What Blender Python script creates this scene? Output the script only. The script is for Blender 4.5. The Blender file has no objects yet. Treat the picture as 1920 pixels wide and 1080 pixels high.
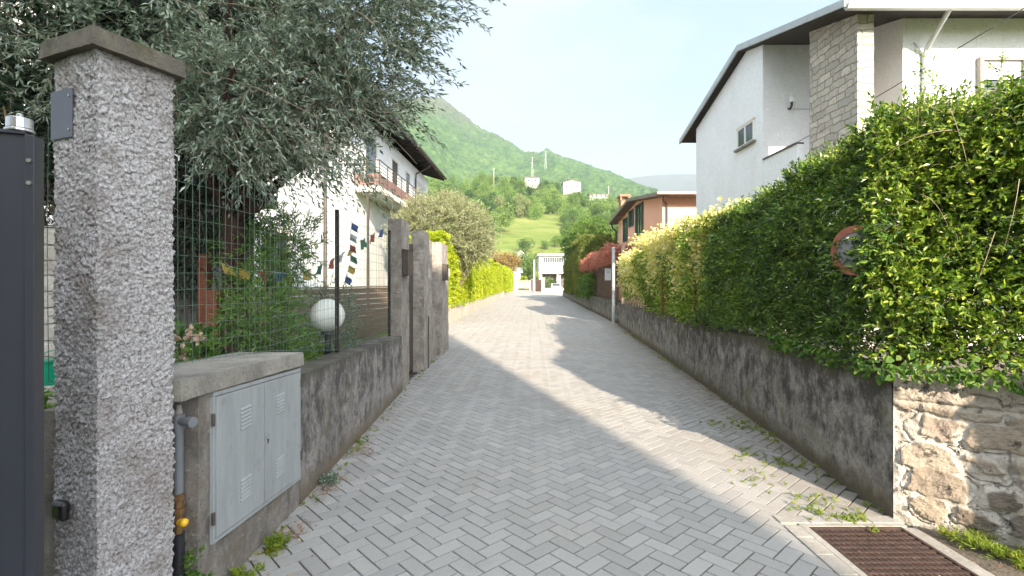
import bpy, math, random
import numpy as np
from mathutils import Vector, Matrix

R = math.radians
scene = bpy.context.scene
COL = scene.collection
rng = np.random.default_rng(7)
random.seed(7)

# ------------------------------------------------------------------ camera
# world axes: +Y runs away down the lane, +X to the right, metres
cam_d = bpy.data.cameras.new("camera")
cam = bpy.data.objects.new("camera", cam_d)
COL.objects.link(cam)
cam.location = (0, 0, 1.57)
cam.rotation_euler = (R(90), 0, 0)
cam_d.sensor_width = 36
cam_d.lens = 17.74
cam_d.shift_y = -10 / 1920
cam_d.clip_start = 0.05
cam_d.clip_end = 12000
scene.camera = cam

# ------------------------------------------------------------------ light
SUN_ELEV, SUN_AZ = 23.0, 163.5          # azimuth clockwise from +Y (behind the camera, a little right)
world = bpy.data.worlds.new("World")
scene.world = world
world.use_nodes = True
wn, wl = world.node_tree.nodes, world.node_tree.links
wn.clear()
wo = wn.new("ShaderNodeOutputWorld")
bg = wn.new("ShaderNodeBackground")
sky = wn.new("ShaderNodeTexSky")
sky.sky_type = 'NISHITA'
sky.sun_disc = False
sky.sun_elevation = R(SUN_ELEV)
sky.sun_rotation = R(SUN_AZ)
sky.air_density = 1.0
sky.dust_density = 1.0
sky.ozone_density = 1.2
tc = wn.new("ShaderNodeTexCoord")
mp = wn.new("ShaderNodeMapping")
mp.inputs['Scale'].default_value = (1.0, 1.0, 3.2)
nz = wn.new("ShaderNodeTexNoise")
nz.inputs['Scale'].default_value = 1.3
nz.inputs['Detail'].default_value = 7
nz.inputs['Roughness'].default_value = 0.55
cr = wn.new("ShaderNodeMapRange")
cr.inputs['From Min'].default_value = 0.34
cr.inputs['From Max'].default_value = 0.72
cr.inputs["To Min"].default_value = 0.85
cr.inputs['To Max'].default_value = 1.0
mx = wn.new("ShaderNodeMix")
mx.data_type = 'RGBA'
# thin high cloud, brighter towards the sun
sd = wn.new("ShaderNodeVectorMath"); sd.operation = 'DOT_PRODUCT'
sd.inputs[1].default_value = (math.sin(R(SUN_AZ)) * math.cos(R(SUN_ELEV)), math.cos(R(SUN_AZ)) * math.cos(R(SUN_ELEV)), math.sin(R(SUN_ELEV)))
s1 = wn.new("ShaderNodeMath"); s1.operation = 'MAXIMUM'; s1.inputs[1].default_value = 0
s2 = wn.new("ShaderNodeMath"); s2.operation = 'POWER'; s2.inputs[1].default_value = 2.0
s3 = wn.new("ShaderNodeMath"); s3.operation = 'MULTIPLY_ADD'; s3.inputs[1].default_value = 12.0; s3.inputs[2].default_value = 0.0
s4 = wn.new("ShaderNodeVectorMath"); s4.operation = 'SCALE'; s4.inputs[0].default_value = (1.0, 1.0, 1.0)
s5 = wn.new("ShaderNodeVectorMath"); s5.operation = 'ADD'
n2 = wn.new("ShaderNodeTexNoise"); n2.inputs['Scale'].default_value = 1.1; n2.inputs['Detail'].default_value = 8; n2.inputs['Roughness'].default_value = 0.5
m2_ = wn.new("ShaderNodeMapping"); m2_.inputs['Scale'].default_value = (1.4, 1.4, 3.6); m2_.inputs['Location'].default_value = (3.1, 0.4, 0.0)
r2_ = wn.new("ShaderNodeValToRGB"); e2_ = r2_.color_ramp.elements
e2_[0].position = 0.44; e2_[0].color = (0.44, 0.63, 0.79, 1); e2_[1].position = 0.60; e2_[1].color = (0.80, 0.85, 0.91, 1)
h2_ = wn.new("ShaderNodeVectorMath"); h2_.operation = 'SCALE'; h2_.inputs["Scale"].default_value = 2.15
wl.new(tc.outputs['Generated'], m2_.inputs['Vector']); wl.new(m2_.outputs['Vector'], n2.inputs['Vector']); wl.new(n2.outputs['Fac'], r2_.inputs['Fac']); 
sz_ = wn.new("ShaderNodeSeparateXYZ"); wl.new(tc.outputs['Generated'], sz_.inputs[0])
hr_ = wn.new("ShaderNodeMapRange"); hr_.inputs['From Min'].default_value = 0.05; hr_.inputs['From Max'].default_value = 0.50; hr_.inputs["To Min"].default_value = 0.6; hr_.inputs['To Max'].default_value = 0.0
wl.new(sz_.outputs['Z'], hr_.inputs['Value'])
hm_ = wn.new("ShaderNodeMix"); hm_.data_type = 'RGBA'; hm_.inputs["B"].default_value = (0.70, 0.79, 0.91, 1)     # paler towards the horizon
wl.new(hr_.outputs['Result'], hm_.inputs['Factor']); wl.new(r2_.outputs['Color'], hm_.inputs['A']); wl.new(hm_.outputs['Result'], h2_.inputs[0])
wl.new(h2_.outputs[0], s5.inputs[1])
wl.new(sd.outputs['Value'], s1.inputs[0]); wl.new(s1.outputs[0], s2.inputs[0]); wl.new(s2.outputs[0], s3.inputs[0]); wl.new(s3.outputs[0], s4.inputs['Scale'])
wl.new(s4.outputs[0], s5.inputs[0]); wl.new(s5.outputs[0], mx.inputs['B'])
wl.new(tc.outputs['Generated'], mp.inputs['Vector']); wl.new(tc.outputs['Generated'], sd.inputs[0])
wl.new(mp.outputs['Vector'], nz.inputs['Vector'])
wl.new(nz.outputs['Fac'], cr.inputs['Value'])
wl.new(cr.outputs['Result'], mx.inputs['Factor'])
wl.new(sky.outputs['Color'], mx.inputs['A'])
wl.new(mx.outputs['Result'], bg.inputs['Color'])
bg.inputs['Strength'].default_value = 0.12
wl.new(bg.outputs['Background'], wo.inputs['Surface'])

sun_d = bpy.data.lights.new("sun", 'SUN')
sun_d.energy = 3.6
sun_d.angle = R(0.5)
sun_d.color = (1.0, 0.84, 0.65)
sun = bpy.data.objects.new("sun", sun_d)
COL.objects.link(sun)
_a, _e = R(SUN_AZ), R(SUN_ELEV)
SUNV = Vector((math.sin(_a) * math.cos(_e), math.cos(_a) * math.cos(_e), math.sin(_e)))
sun.rotation_euler = SUNV.to_track_quat('Z', 'Y').to_euler()

scene.view_settings.view_transform = 'Standard'
scene.view_settings.look = 'None'
scene.view_settings.gamma = 1
scene.view_settings.exposure = 1.95
scene.render.engine = 'CYCLES'
cy = scene.cycles
cy.use_denoising = True
cy.max_bounces = 8
cy.diffuse_bounces = 4
cy.glossy_bounces = 3
cy.transmission_bounces = 4
cy.volume_bounces = 0
cy.transparent_max_bounces = 8
cy.use_adaptive_sampling = True
cy.adaptive_threshold = 0.02

# ------------------------------------------------------------------ helpers
def nrm(a):
    return a / np.maximum(np.linalg.norm(a, axis=-1, keepdims=True), 1e-9)

def vnoise(p, seed=0):
    """value noise, p (n,3) -> (n,) in -1..1"""
    p = np.asarray(p, float)
    i = np.floor(p).astype(np.int64)
    f = p - i
    f = f * f * (3 - 2 * f)
    def h(ix, iy, iz):
        n = (ix * 374761393 + iy * 668265263 + iz * 2147483647 + seed * 974634777) & 0xffffffff
        n = ((n ^ (n >> 13)) * 1274126177) & 0xffffffff
        n = (n ^ (n >> 16)) & 0xffffffff
        return n / 2147483647.5 - 1
    r = 0
    for dx in (0, 1):
        for dy in (0, 1):
            for dz in (0, 1):
                w = ((f[:, 0] if dx else 1 - f[:, 0]) * (f[:, 1] if dy else 1 - f[:, 1]) * (f[:, 2] if dz else 1 - f[:, 2]))
                r = r + w * h(i[:, 0] + dx, i[:, 1] + dy, i[:, 2] + dz)
    return r

def fbm(p, octaves=4, seed=0, gain=0.5):
    p = np.asarray(p, float)
    a, s, t = 1.0, 0.0, 0.0
    for k in range(octaves):
        s = s + a * vnoise(p * (2.03 ** k) + 17.3 * k, seed + k)
        t += a
        a *= gain
    return s / t

class MB:
    """collects geometry in world coordinates and links it as one mesh object"""
    def __init__(self):
        self.V, self.F, self.n = [], [], 0
    def add(self, v, f):
        v = np.asarray(v, np.float32).reshape(-1, 3)
        if isinstance(f, np.ndarray):
            self.F.append(f.astype(np.int64) + self.n)
        else:
            by = {}
            for q in f:
                by.setdefault(len(q), []).append(q)
            for k, q in by.items():
                self.F.append(np.array(q, np.int64) + self.n)
        self.V.append(v)
        self.n += len(v)
        return self
    def box(self, x0, x1, y0, y1, z0, z1):
        v = [(x, y, z) for z in (z0, z1) for y in (y0, y1) for x in (x0, x1)]
        return self.add(v, [(0, 2, 3, 1), (4, 5, 7, 6), (0, 1, 5, 4), (2, 6, 7, 3), (0, 4, 6, 2), (1, 3, 7, 5)])
    def hexa(self, lo, hi):
        """lo, hi: four points each, counter-clockwise seen from above"""
        return self.add(list(lo) + list(hi), [(3, 2, 1, 0), (4, 5, 6, 7), (0, 1, 5, 4), (1, 2, 6, 5), (2, 3, 7, 6), (3, 0, 4, 7)])
    def wallseg(self, a, b, t, z0, z1, side=1, z0b=None, z1b=None):
        """upright slab from a to b (xy), thickness t to the left (side 1) or right (-1)"""
        ax, ay = a; bx, by = b
        dx, dy = bx - ax, by - ay
        L = math.hypot(dx, dy)
        nx, ny = -dy / L * t * side, dx / L * t * side
        z0b = z0 if z0b is None else z0b
        z1b = z1 if z1b is None else z1b
        q = [(ax, ay, 0), (bx, by, 1), (bx + nx, by + ny, 1), (ax + nx, ay + ny, 0)]
        if side < 0:
            q = [q[0], q[3], q[2], q[1]]
        return self.hexa([(p[0], p[1], z0b if p[2] else z0) for p in q], [(p[0], p[1], z1b if p[2] else z1) for p in q])
    def cyl(self, p0, p1, r0, r1=None, n=12, caps=True):
        r1 = r0 if r1 is None else r1
        p0, p1 = Vector(p0), Vector(p1)
        d = (p1 - p0).normalized()
        u = d.orthogonal().normalized()
        w = d.cross(u)
        v = []
        for p, r in ((p0, r0), (p1, r1)):
            for k in range(n):
                a = 2 * math.pi * k / n
                v.append(p + u * (r * math.cos(a)) + w * (r * math.sin(a)))
        f = [(k, (k + 1) % n, n + (k + 1) % n, n + k) for k in range(n)]
        if caps:
            f += [tuple(range(n - 1, -1, -1)), tuple(range(n, 2 * n))]
        return self.add([tuple(q) for q in v], f)
    def tube(self, pts, r, n=6):
        """tube through pts with radius r (number or list)"""
        pts = [Vector(p) for p in pts]
        rs = r if isinstance(r, (list, tuple)) else [r] * len(pts)
        v = []
        for i, p in enumerate(pts):
            d = (pts[min(i + 1, len(pts) - 1)] - pts[max(i - 1, 0)])
            if d.length < 1e-9: d = Vector((0, 0, 1))
            d.normalize()
            u = d.cross(Vector((0.13, 0.21, 0.97)))
            if u.length < .1: u = d.cross(Vector((1, 0, 0)))
            u.normalize()
            w = d.cross(u)
            for k in range(n):
                a = 2 * math.pi * k / n
                v.append(tuple(p + u * (rs[i] * math.cos(a)) + w * (rs[i] * math.sin(a))))
        f = []
        for i in range(len(pts) - 1):
            for k in range(n):
                f.append((i * n + k, i * n + (k + 1) % n, (i + 1) * n + (k + 1) % n, (i + 1) * n + k))
        f.append(tuple(range(n - 1, -1, -1)))
        m = (len(pts) - 1) * n
        f.append(tuple(range(m, m + n)))
        return self.add(v, f)
    def sphere(self, c, r, nu=24, nv=14, sz=1.0):
        v, f = [], []
        for j in range(nv + 1):
            t = math.pi * j / nv
            for i in range(nu):
                a = 2 * math.pi * i / nu
                v.append((c[0] + r * math.sin(t) * math.cos(a), c[1] + r * math.sin(t) * math.sin(a), c[2] + r * sz * math.cos(t)))
        for j in range(nv):
            for i in range(nu):
                f.append((j * nu + i, (j + 1) * nu + i, (j + 1) * nu + (i + 1) % nu, j * nu + (i + 1) % nu))
        return self.add(v, f)
    def poly_prism(self, pts, off):
        """flat polygon pts (3d) thickened by vector off"""
        n = len(pts)
        o = Vector(off)
        v = [tuple(p) for p in pts] + [tuple(Vector(p) + o) for p in pts]
        f = [tuple(range(n - 1, -1, -1)), tuple(range(n, 2 * n))] + [(k, (k + 1) % n, n + (k + 1) % n, n + k) for k in range(n)]
        return self.add(v, f)
    def build(self, name, mat, parent=None, bevel=0, smooth=False, fix=False):
        V = np.concatenate(self.V) if self.V else np.zeros((0, 3), np.float32)
        if parent is not None:
            o = Vector((0, 0, 0)); p = parent
            while p is not None:
                o += p.location; p = p.parent
            V = V - np.array(o, np.float32)
        me = bpy.data.meshes.new(name)
        me.vertices.add(len(V))
        me.vertices.foreach_set("co", V.astype(np.float32).ravel())
        loops = np.concatenate([f.ravel() for f in self.F])
        tot = np.concatenate([np.full(len(f), f.shape[1]) for f in self.F])
        start = np.concatenate([[0], np.cumsum(tot)[:-1]])
        me.loops.add(len(loops))
        me.loops.foreach_set("vertex_index", loops.astype(np.int32))
        me.polygons.add(len(tot))
        me.polygons.foreach_set("loop_start", start.astype(np.int32))
        me.polygons.foreach_set("use_smooth", np.full(len(tot), bool(smooth)))
        me.update(calc_edges=True)
        if fix or len(V) < 20000:
            import bmesh
            bm = bmesh.new(); bm.from_mesh(me)
            bmesh.ops.recalc_face_normals(bm, faces=bm.faces)
            bm.to_mesh(me); bm.free()
        me.materials.append(mat)
        ob = bpy.data.objects.new(name, me)
        COL.objects.link(ob)
        if parent is not None:
            ob.parent = parent
        if bevel:
            m = ob.modifiers.new("bevel", 'BEVEL')
            m.width = bevel; m.segments = 2; m.limit_method = 'ANGLE'
        return ob

def tag(o, label=None, cat=None, group=None, kind=None):
    if label: o["label"] = label
    if cat: o["category"] = cat
    if group: o["group"] = group
    if kind: o["kind"] = kind
    return o

def thing(name, label, cat, loc=(0, 0, 0), group=None):
    o = bpy.data.objects.new(name, None)
    COL.objects.link(o)
    o.location = loc
    o.empty_display_size = 0.1
    return tag(o, label, cat, group)

def structure(o, label, cat=None):
    return tag(o, label, cat, kind="structure")

# ------------------------------------------------------------------ materials
def newmat(name):
    m = bpy.data.materials.new(name)
    m.use_nodes = True
    n = m.node_tree.nodes
    return m, n, m.node_tree.links, n["Principled BSDF"], n["Material Output"]

def ramp(n, stops):
    r = n.new("ShaderNodeValToRGB")
    e = r.color_ramp.elements
    while len(e) < len(stops): e.new(0.5)
    for k, (p, c) in enumerate(stops):
        e[k].position = p
        e[k].color = (*c, 1)
    return r

def coords(n, l, scale=(1, 1, 1), space='Object'):
    t = n.new("ShaderNodeTexCoord")
    m = n.new("ShaderNodeMapping")
    m.inputs['Scale'].default_value = scale
    l.new(t.outputs[space], m.inputs['Vector'])
    return m.outputs['Vector']

def noise(n, l, vec, scale, detail=4, rough=0.55):
    t = n.new("ShaderNodeTexNoise")
    t.inputs['Scale'].default_value = scale
    t.inputs['Detail'].default_value = detail
    t.inputs['Roughness'].default_value = rough
    l.new(vec, t.inputs['Vector'])
    return t.outputs['Fac']

def mixc(n, l, fac, a, b, mode='MIX'):
    m = n.new("ShaderNodeMix")
    m.data_type = 'RGBA'; m.blend_type = mode
    for s, x in (('Factor', fac), ('A', a), ('B', b)):
        if hasattr(x, 'is_output') or isinstance(x, bpy.types.NodeSocket):
            l.new(x, m.inputs[s])
        elif s == 'Factor':
            m.inputs[s].default_value = x
        else:
            m.inputs[s].default_value = (*x, 1)
    return m.outputs['Result']

def maprange(n, l, v, a, b, c=0.0, d=1.0):
    m = n.new("ShaderNodeMapRange")
    m.inputs['From Min'].default_value = a; m.inputs['From Max'].default_value = b
    m.inputs['To Min'].default_value = c; m.inputs['To Max'].default_value = d
    l.new(v, m.inputs['Value'])
    return m.outputs['Result']

def bump(n, l, h, strength, dist, bs):
    b = n.new("ShaderNodeBump")
    b.inputs['Strength'].default_value = strength
    b.inputs['Distance'].default_value = dist
    l.new(h, b.inputs['Height'])
    l.new(b.outputs['Normal'], bs.inputs['Normal'])

def plain(name, c, rough=0.5, metal=0.0, var=0.12, scale=6, b=0.15):
    """a lightly mottled, slightly worn surface"""
    m, n, l, bs, o = newmat(name)
    v = coords(n, l)
    f = noise(n, l, v, scale, 6)
    d = tuple(x * (1 - var) for x in c); e = tuple(min(1, x * (1 + var)) for x in c)
    r = ramp(n, [(0.3, d), (0.7, e)])
    l.new(f, r.inputs['Fac'])
    l.new(r.outputs['Color'], bs.inputs['Base Color'])
    bs.inputs['Roughness'].default_value = rough
    bs.inputs['Metallic'].default_value = metal
    if b:
        bump(n, l, noise(n, l, v, scale * 14, 3), b, 0.002, bs)
    return m

def concrete(name, light, dark, stain, streak=1.0, moss=None, scale=1.0, bstr=0.6, cover=(0.42, 0.62)):
    """weathered concrete: mottling, run-down streaks, lichen and pits"""
    m, n, l, bs, o = newmat(name)
    v = coords(n, l, space='Object')
    vs = coords(n, l, (3.2 * scale, 3.2 * scale, 1.5 * scale))
    base = ramp(n, [(0.32, dark), (0.68, light)])
    l.new(noise(n, l, v, 2.2 * scale, 9, 0.65), base.inputs['Fac'])
    st = maprange(n, l, noise(n, l, vs, 1.0, 6, 0.7), cover[0], cover[1], 0, streak)
    bl = maprange(n, l, noise(n, l, v, 1.7 * scale, 6, 0.7), 0.36, 0.62, 0.25, 1)
    sm = n.new("ShaderNodeMath"); sm.operation = 'MULTIPLY'; l.new(st, sm.inputs[0]); l.new(bl, sm.inputs[1])
    c = mixc(n, l, sm.outputs[0], base.outputs['Color'], stain)
    sp = maprange(n, l, noise(n, l, v, 38 * scale, 5, 0.7), 0.56, 0.68, 0, 0.75)
    c = mixc(n, l, sp, c, stain)
    lt = maprange(n, l, noise(n, l, v, 17 * scale, 7, 0.75), 0.57, 0.66, 0, 0.6)
    c = mixc(n, l, lt, c, tuple(min(1, x * 1.35) for x in light))
    if moss:
        ms = maprange(n, l, noise(n, l, v, 3.1 * scale, 8, 0.7), 0.53, 0.66, 0, 0.85)
        c = mixc(n, l, ms, c, moss)
    l.new(c, bs.inputs['Base Color'])
    bs.inputs['Roughness'].default_value = 0.93
    bs.inputs['Specular IOR Level'].default_value = 0.2
    bump(n, l, noise(n, l, v, 60 * scale, 8, 0.75), bstr, 0.012, bs)
    return m

def stained_wall(name, light, mid, dark, moss, foot, ztop=.9, dirt=1.0):
    """old site-cast wall: black lichen blotches, pale run-offs, mossy patches, muddy foot"""
    m, n, l, bs, o = newmat(name)
    v = coords(n, l)
    vz = coords(n, l, (1, 1, .80))
    base = ramp(n, [(0.33, mid), (0.66, light)])
    l.new(noise(n, l, vz, 3.1, 10, 0.72), base.inputs['Fac'])
    s = n.new("ShaderNodeSeparateXYZ"); l.new(v, s.inputs[0])
    def wob(a, b, sc, amp, lo=0, hi=1):
        k = n.new("ShaderNodeMath"); k.operation = 'MULTIPLY_ADD'
        l.new(noise(n, l, v, sc, 6, .7), k.inputs[0]); k.inputs[1].default_value = amp
        k2 = n.new("ShaderNodeMath"); k2.operation = 'ADD'; l.new(k.outputs[0], k2.inputs[0]); l.new(s.outputs['Z'], k2.inputs[1])
        k.inputs[2].default_value = -amp * .5
        return maprange(n, l, k2.outputs[0], a, b, lo, hi)
    # black growth, heavier near the top
    k = n.new("ShaderNodeMath"); k.operation = 'MULTIPLY_ADD'; l.new(s.outputs['Z'], k.inputs[0]); k.inputs[1].default_value = .13 / ztop; l.new(noise(n, l, vz, 5.5, 12, 0.78), k.inputs[2])
    bk = maprange(n, l, k.outputs[0], .505, .655, 0, .82 * dirt)
    c = mixc(n, l, bk, base.outputs['Color'], dark)
    fine = maprange(n, l, noise(n, l, v, 34, 8, 0.8), .52, .62, 0, .55)
    c = mixc(n, l, fine, c, dark)
    wh = maprange(n, l, noise(n, l, coords(n, l, (9, 9, 1.7)), 1.6, 9, .8), .60, .70, 0, .7)
    c = mixc(n, l, wh, c, tuple(min(1, x * 1.35) for x in light))
    ms = maprange(n, l, noise(n, l, v, 2.3, 8, .7), .55, .68, 0, .75)
    c = mixc(n, l, ms, c, moss)
    ft = wob(.05, .20, 5, .30, .95, 0)
    c = mixc(n, l, ft, c, foot)
    tp = wob(ztop - .10, ztop - .01, 7, .16, 0, .8)
    c = mixc(n, l, tp, c, tuple(x * .6 + y * .4 for x, y in zip(dark, moss)))
    l.new(c, bs.inputs['Base Color']); bs.inputs['Roughness'].default_value = .95; bs.inputs['Specular IOR Level'].default_value = .2
    bump(n, l, noise(n, l, v, 42, 10, .8), .9, .012, bs)
    return m

def leafmat(name, cols, trans=0.35, rough=0.45, patch=0.5, pscale=0.9, spec=0.35, tcol=None):
    """leaves: colour varies from leaf to leaf and in broad patches"""
    m, n, l, bs, o = newmat(name)
    g = n.new("ShaderNodeNewGeometry")
    k = len(cols)
    r = ramp(n, [((i + 0.5) / k, c) for i, c in enumerate(cols)])
    v = coords(n, l)
    nf = maprange(n, l, noise(n, l, v, pscale, 3), 0.3, 0.7, 0, 1)
    mm = n.new("ShaderNodeMath"); mm.operation = 'MULTIPLY_ADD'
    l.new(g.outputs['Random Per Island'], mm.inputs[0])
    mm.inputs[1].default_value = 1 - patch
    sc = n.new("ShaderNodeMath"); sc.operation = 'MULTIPLY'; sc.inputs[1].default_value = patch
    l.new(nf, sc.inputs[0]); l.new(sc.outputs[0], mm.inputs[2])
    l.new(mm.outputs[0], r.inputs['Fac'])
    l.new(r.outputs['Color'], bs.inputs['Base Color'])
    bs.inputs['Roughness'].default_value = rough
    bs.inputs['Specular IOR Level'].default_value = spec
    t = n.new("ShaderNodeBsdfTranslucent")
    tint = mixc(n, l, 1.0, r.outputs['Color'], tcol or (1.5, 1.6, 0.6), 'MULTIPLY')
    l.new(tint, t.inputs['Color'])
    ms = n.new("ShaderNodeMixShader")
    ms.inputs[0].default_value = trans
    l.new(bs.outputs[0], ms.inputs[1]); l.new(t.outputs[0], ms.inputs[2])
    l.new(ms.outputs[0], o.inputs['Surface'])
    return m

def stonework(name, bw, bh, light, mid, dark, mortar, ms=0.03, axis='X', bstr=0.8, squash=1.0, warp=0.06):
    """coursed rough stone on an upright face (axis = horizontal direction of the courses)"""
    m, n, l, bs, o = newmat(name)
    t = n.new("ShaderNodeTexCoord")
    sx = n.new("ShaderNodeSeparateXYZ"); l.new(t.outputs['Object'], sx.inputs[0])
    hx = n.new("ShaderNodeMath"); hx.operation = 'ADD'
    l.new(sx.outputs['X'], hx.inputs[0]); l.new(sx.outputs['Y'], hx.inputs[1])
    cx = n.new("ShaderNodeCombineXYZ")
    l.new(hx.outputs[0], cx.inputs['X']); l.new(sx.outputs['Z'], cx.inputs['Y'])
    nv = n.new("ShaderNodeTexNoise"); nv.inputs['Scale'].default_value = 3.5; nv.inputs['Detail'].default_value = 3
    l.new(t.outputs['Object'], nv.inputs['Vector'])
    ad = n.new("ShaderNodeVectorMath"); ad.operation = 'MULTIPLY_ADD'
    l.new(nv.outputs['Color'], ad.inputs[0]); ad.inputs[1].default_value = (warp, warp, 0)
    l.new(cx.outputs[0], ad.inputs[2])
    b = n.new("ShaderNodeTexBrick")
    b.inputs['Scale'].default_value = 1
    b.inputs['Brick Width'].default_value = bw
    b.inputs['Row Height'].default_value = bh
    b.inputs['Mortar Size'].default_value = ms
    b.inputs['Mortar Smooth'].default_value = 0.6
    b.inputs['Color1'].default_value = (*light, 1); b.inputs['Color2'].default_value = (*mid, 1)
    b.inputs['Mortar'].default_value = (*mortar, 1)
    b.offset = 0.42; b.squash = squash; b.squash_frequency = 3
    l.new(ad.outputs[0], b.inputs['Vector'])
    v = t.outputs['Object']
    st = maprange(n, l, noise(n, l, v, 9, 7, 0.7), 0.48, 0.66, 0, 0.8)
    c = mixc(n, l, st, b.outputs['Color'], dark)
    l.new(c, bs.inputs['Base Color'])
    bs.inputs['Roughness'].default_value = 0.9
    h = n.new("ShaderNodeMath"); h.operation = 'SUBTRACT'
    l.new(noise(n, l, v, 22, 7, 0.7), h.inputs[0]); l.new(b.outputs['Fac'], h.inputs[1])
    bump(n, l, h.outputs[0], bstr, 0.03, bs)
    return m

# ------------------------------------------------------------------ foliage
def leaf_mesh(mb, P, D, L, W, r=rng, up=0.6, fold=0.25, oval=True, curl=0.12):
    """one leaf at each P pointing along D"""
    n = len(P)
    D = nrm(D)
    L = np.broadcast_to(np.asarray(L, float), (n,))[:, None]
    W = np.broadcast_to(np.asarray(W, float), (n,))[:, None]
    N = r.normal(size=(n, 3)); N[:, 2] += up * 2
    N = nrm(N - (N * D).sum(1, keepdims=True) * D)
    S = np.cross(D, N)
    tip = P + D * L - N * L * curl
    if oval:
        a, b = .3, .68
        l1 = P + D * L * a + S * W * .5 + N * W * fold; r1 = P + D * L * a - S * W * .5 + N * W * fold
        l2 = P + D * L * b + S * W * .42 + N * (W * fold - L * curl * .4); r2 = P + D * L * b - S * W * .42 + N * (W * fold - L * curl * .4)
        V = np.stack([P, r1, r2, tip, l2, l1], 1).reshape(-1, 3)
        k = np.arange(n)[:, None] * 6
        F = np.concatenate([k + np.array([0, 1, 2, 3]), k + np.array([0, 3, 4, 5])])
    else:
        lf = P + D * L * .45 + S * W * .5 + N * W * fold; rt = P + D * L * .45 - S * W * .5 + N * W * fold
        V = np.stack([P, rt, tip, lf], 1).reshape(-1, 3)
        k = np.arange(n)[:, None] * 4
        F = k + np.array([0, 1, 2, 3])
    mb.add(V, F)

def sprigs(mb, P, D, ls, nl, L, W, spread=0.9, droop=0.25, r=rng, oval=False, stem=None, stem_w=0.003, pairs=False, up=.6, curl=.12, fold=.25):
    """short leafy stems: start P, direction D, length ls, nl leaves each; stem = MB for the twigs"""
    n = len(P)
    D = nrm(D)
    ls = np.broadcast_to(np.asarray(ls, float), (n,))
    side0 = nrm(np.cross(D, r.normal(size=(n, 3))))
    side1 = np.cross(D, side0)
    def at(t):
        q = P + D * (ls * t)[:, None]
        q = q.copy(); q[:, 2] -= droop * ls * t * t
        return q
    for k in range(nl):
        t = (k + 0.6) / nl
        t = np.clip(t + r.uniform(-.04, .04, n), 0.03, 1)
        q = at(t)
        d = D.copy(); d[:, 2] -= 2 * droop * t
        ph = k * 2.4 + r.uniform(-.4, .4, n) if not pairs else (k % 2) * math.pi + (k // 2) * 1.57 + r.uniform(-.4, .4, n)
        s = side0 * np.cos(ph)[:, None] + side1 * np.sin(ph)[:, None]
        sp = spread * r.uniform(.6, 1.2, (n, 1)) * (1 - .55 * (k / nl) ** 3)
        leaf_mesh(mb, q, nrm(d) + s * sp, L * r.uniform(.7, 1.15, n), W * r.uniform(.75, 1.15, n), r, up=up, oval=oval, curl=curl, fold=fold)
    if stem is not None:
        pts = [at(np.full(n, t)) for t in (0, .5, 1)]
        w = stem_w
        V = []
        for j, q in enumerate(pts):
            ww = w * (1 - .35 * j)
            for a in (0, 2.094, 4.189):
                V.append(q + side0 * ww * math.cos(a) + side1 * ww * math.sin(a))
        V = np.stack(V, 1).reshape(-1, 3)
        k = np.arange(n)[:, None] * 9
        F = []
        for j in (0, 1):
            for a in range(3):
                b = (a + 1) % 3
                F.append(k + np.array([j * 3 + a, j * 3 + b, j * 3 + 3 + b, j * 3 + 3 + a]))
        stem.add(V, np.concatenate(F))

def rand_dir(n, r=rng):
    return nrm(r.normal(size=(n, 3)))

def ellipsoid_pts(n, c, rad, lo=0.6, r=rng, zmin=-9):
    """points in the outer shell of an ellipsoid, with outward normals"""
    d = rand_dir(n, r)
    t = r.uniform(lo ** 3, 1, n) ** (1 / 3)
    bump_ = 1 + .18 * vnoise(d * 2.3 + np.array(c) * 1.7, 5)
    p = np.array(c) + d * np.array(rad) * (t * bump_)[:, None]
    return p, nrm(d / np.array(rad))

# ================================================================== TERRAIN
def interp(px, tab):
    return np.interp(px, [a for a, b in tab], [b for a, b in tab])

def grid_mesh(xs, ys, H, mat, name, smooth=True):
    X, Y = np.meshgrid(xs, ys)
    Z = H(X.ravel(), Y.ravel())
    V = np.stack([X.ravel(), Y.ravel(), Z], 1)
    nx, ny = len(xs), len(ys)
    i = (np.arange(ny - 1)[:, None] * nx + np.arange(nx - 1)[None, :]).ravel()
    F = np.stack([i, i + 1, i + nx + 1, i + nx], 1)
    mb = MB(); mb.add(V, F)
    return mb.build(name, mat, smooth=smooth)

def M_grass():
    m, n, l, bs, o = newmat("meadow_grass")
    v = coords(n, l)
    r = ramp(n, [(0.32, (0.085, 0.13, 0.035)), (0.5, (0.155, 0.20, 0.055)), (0.68, (0.26, 0.25, 0.10))])
    l.new(noise(n, l, coords(n, l, (1, 2.2, 1)), 0.07, 10, 0.72), r.inputs['Fac'])
    g = maprange(n, l, noise(n, l, v, 1.3, 5, 0.7), 0.35, 0.7, 0, 0.5)
    l.new(mixc(n, l, g, r.outputs['Color'], (0.10, 0.15, 0.03)), bs.inputs['Base Color'])
    bs.inputs['Roughness'].default_value = 1
    bs.inputs['Specular IOR Level'].default_value = 0.1
    bump(n, l, noise(n, l, v, 2.5, 6, 0.7), 0.8, 0.3, bs)
    return m
MAT_GRASS = M_grass()

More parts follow.
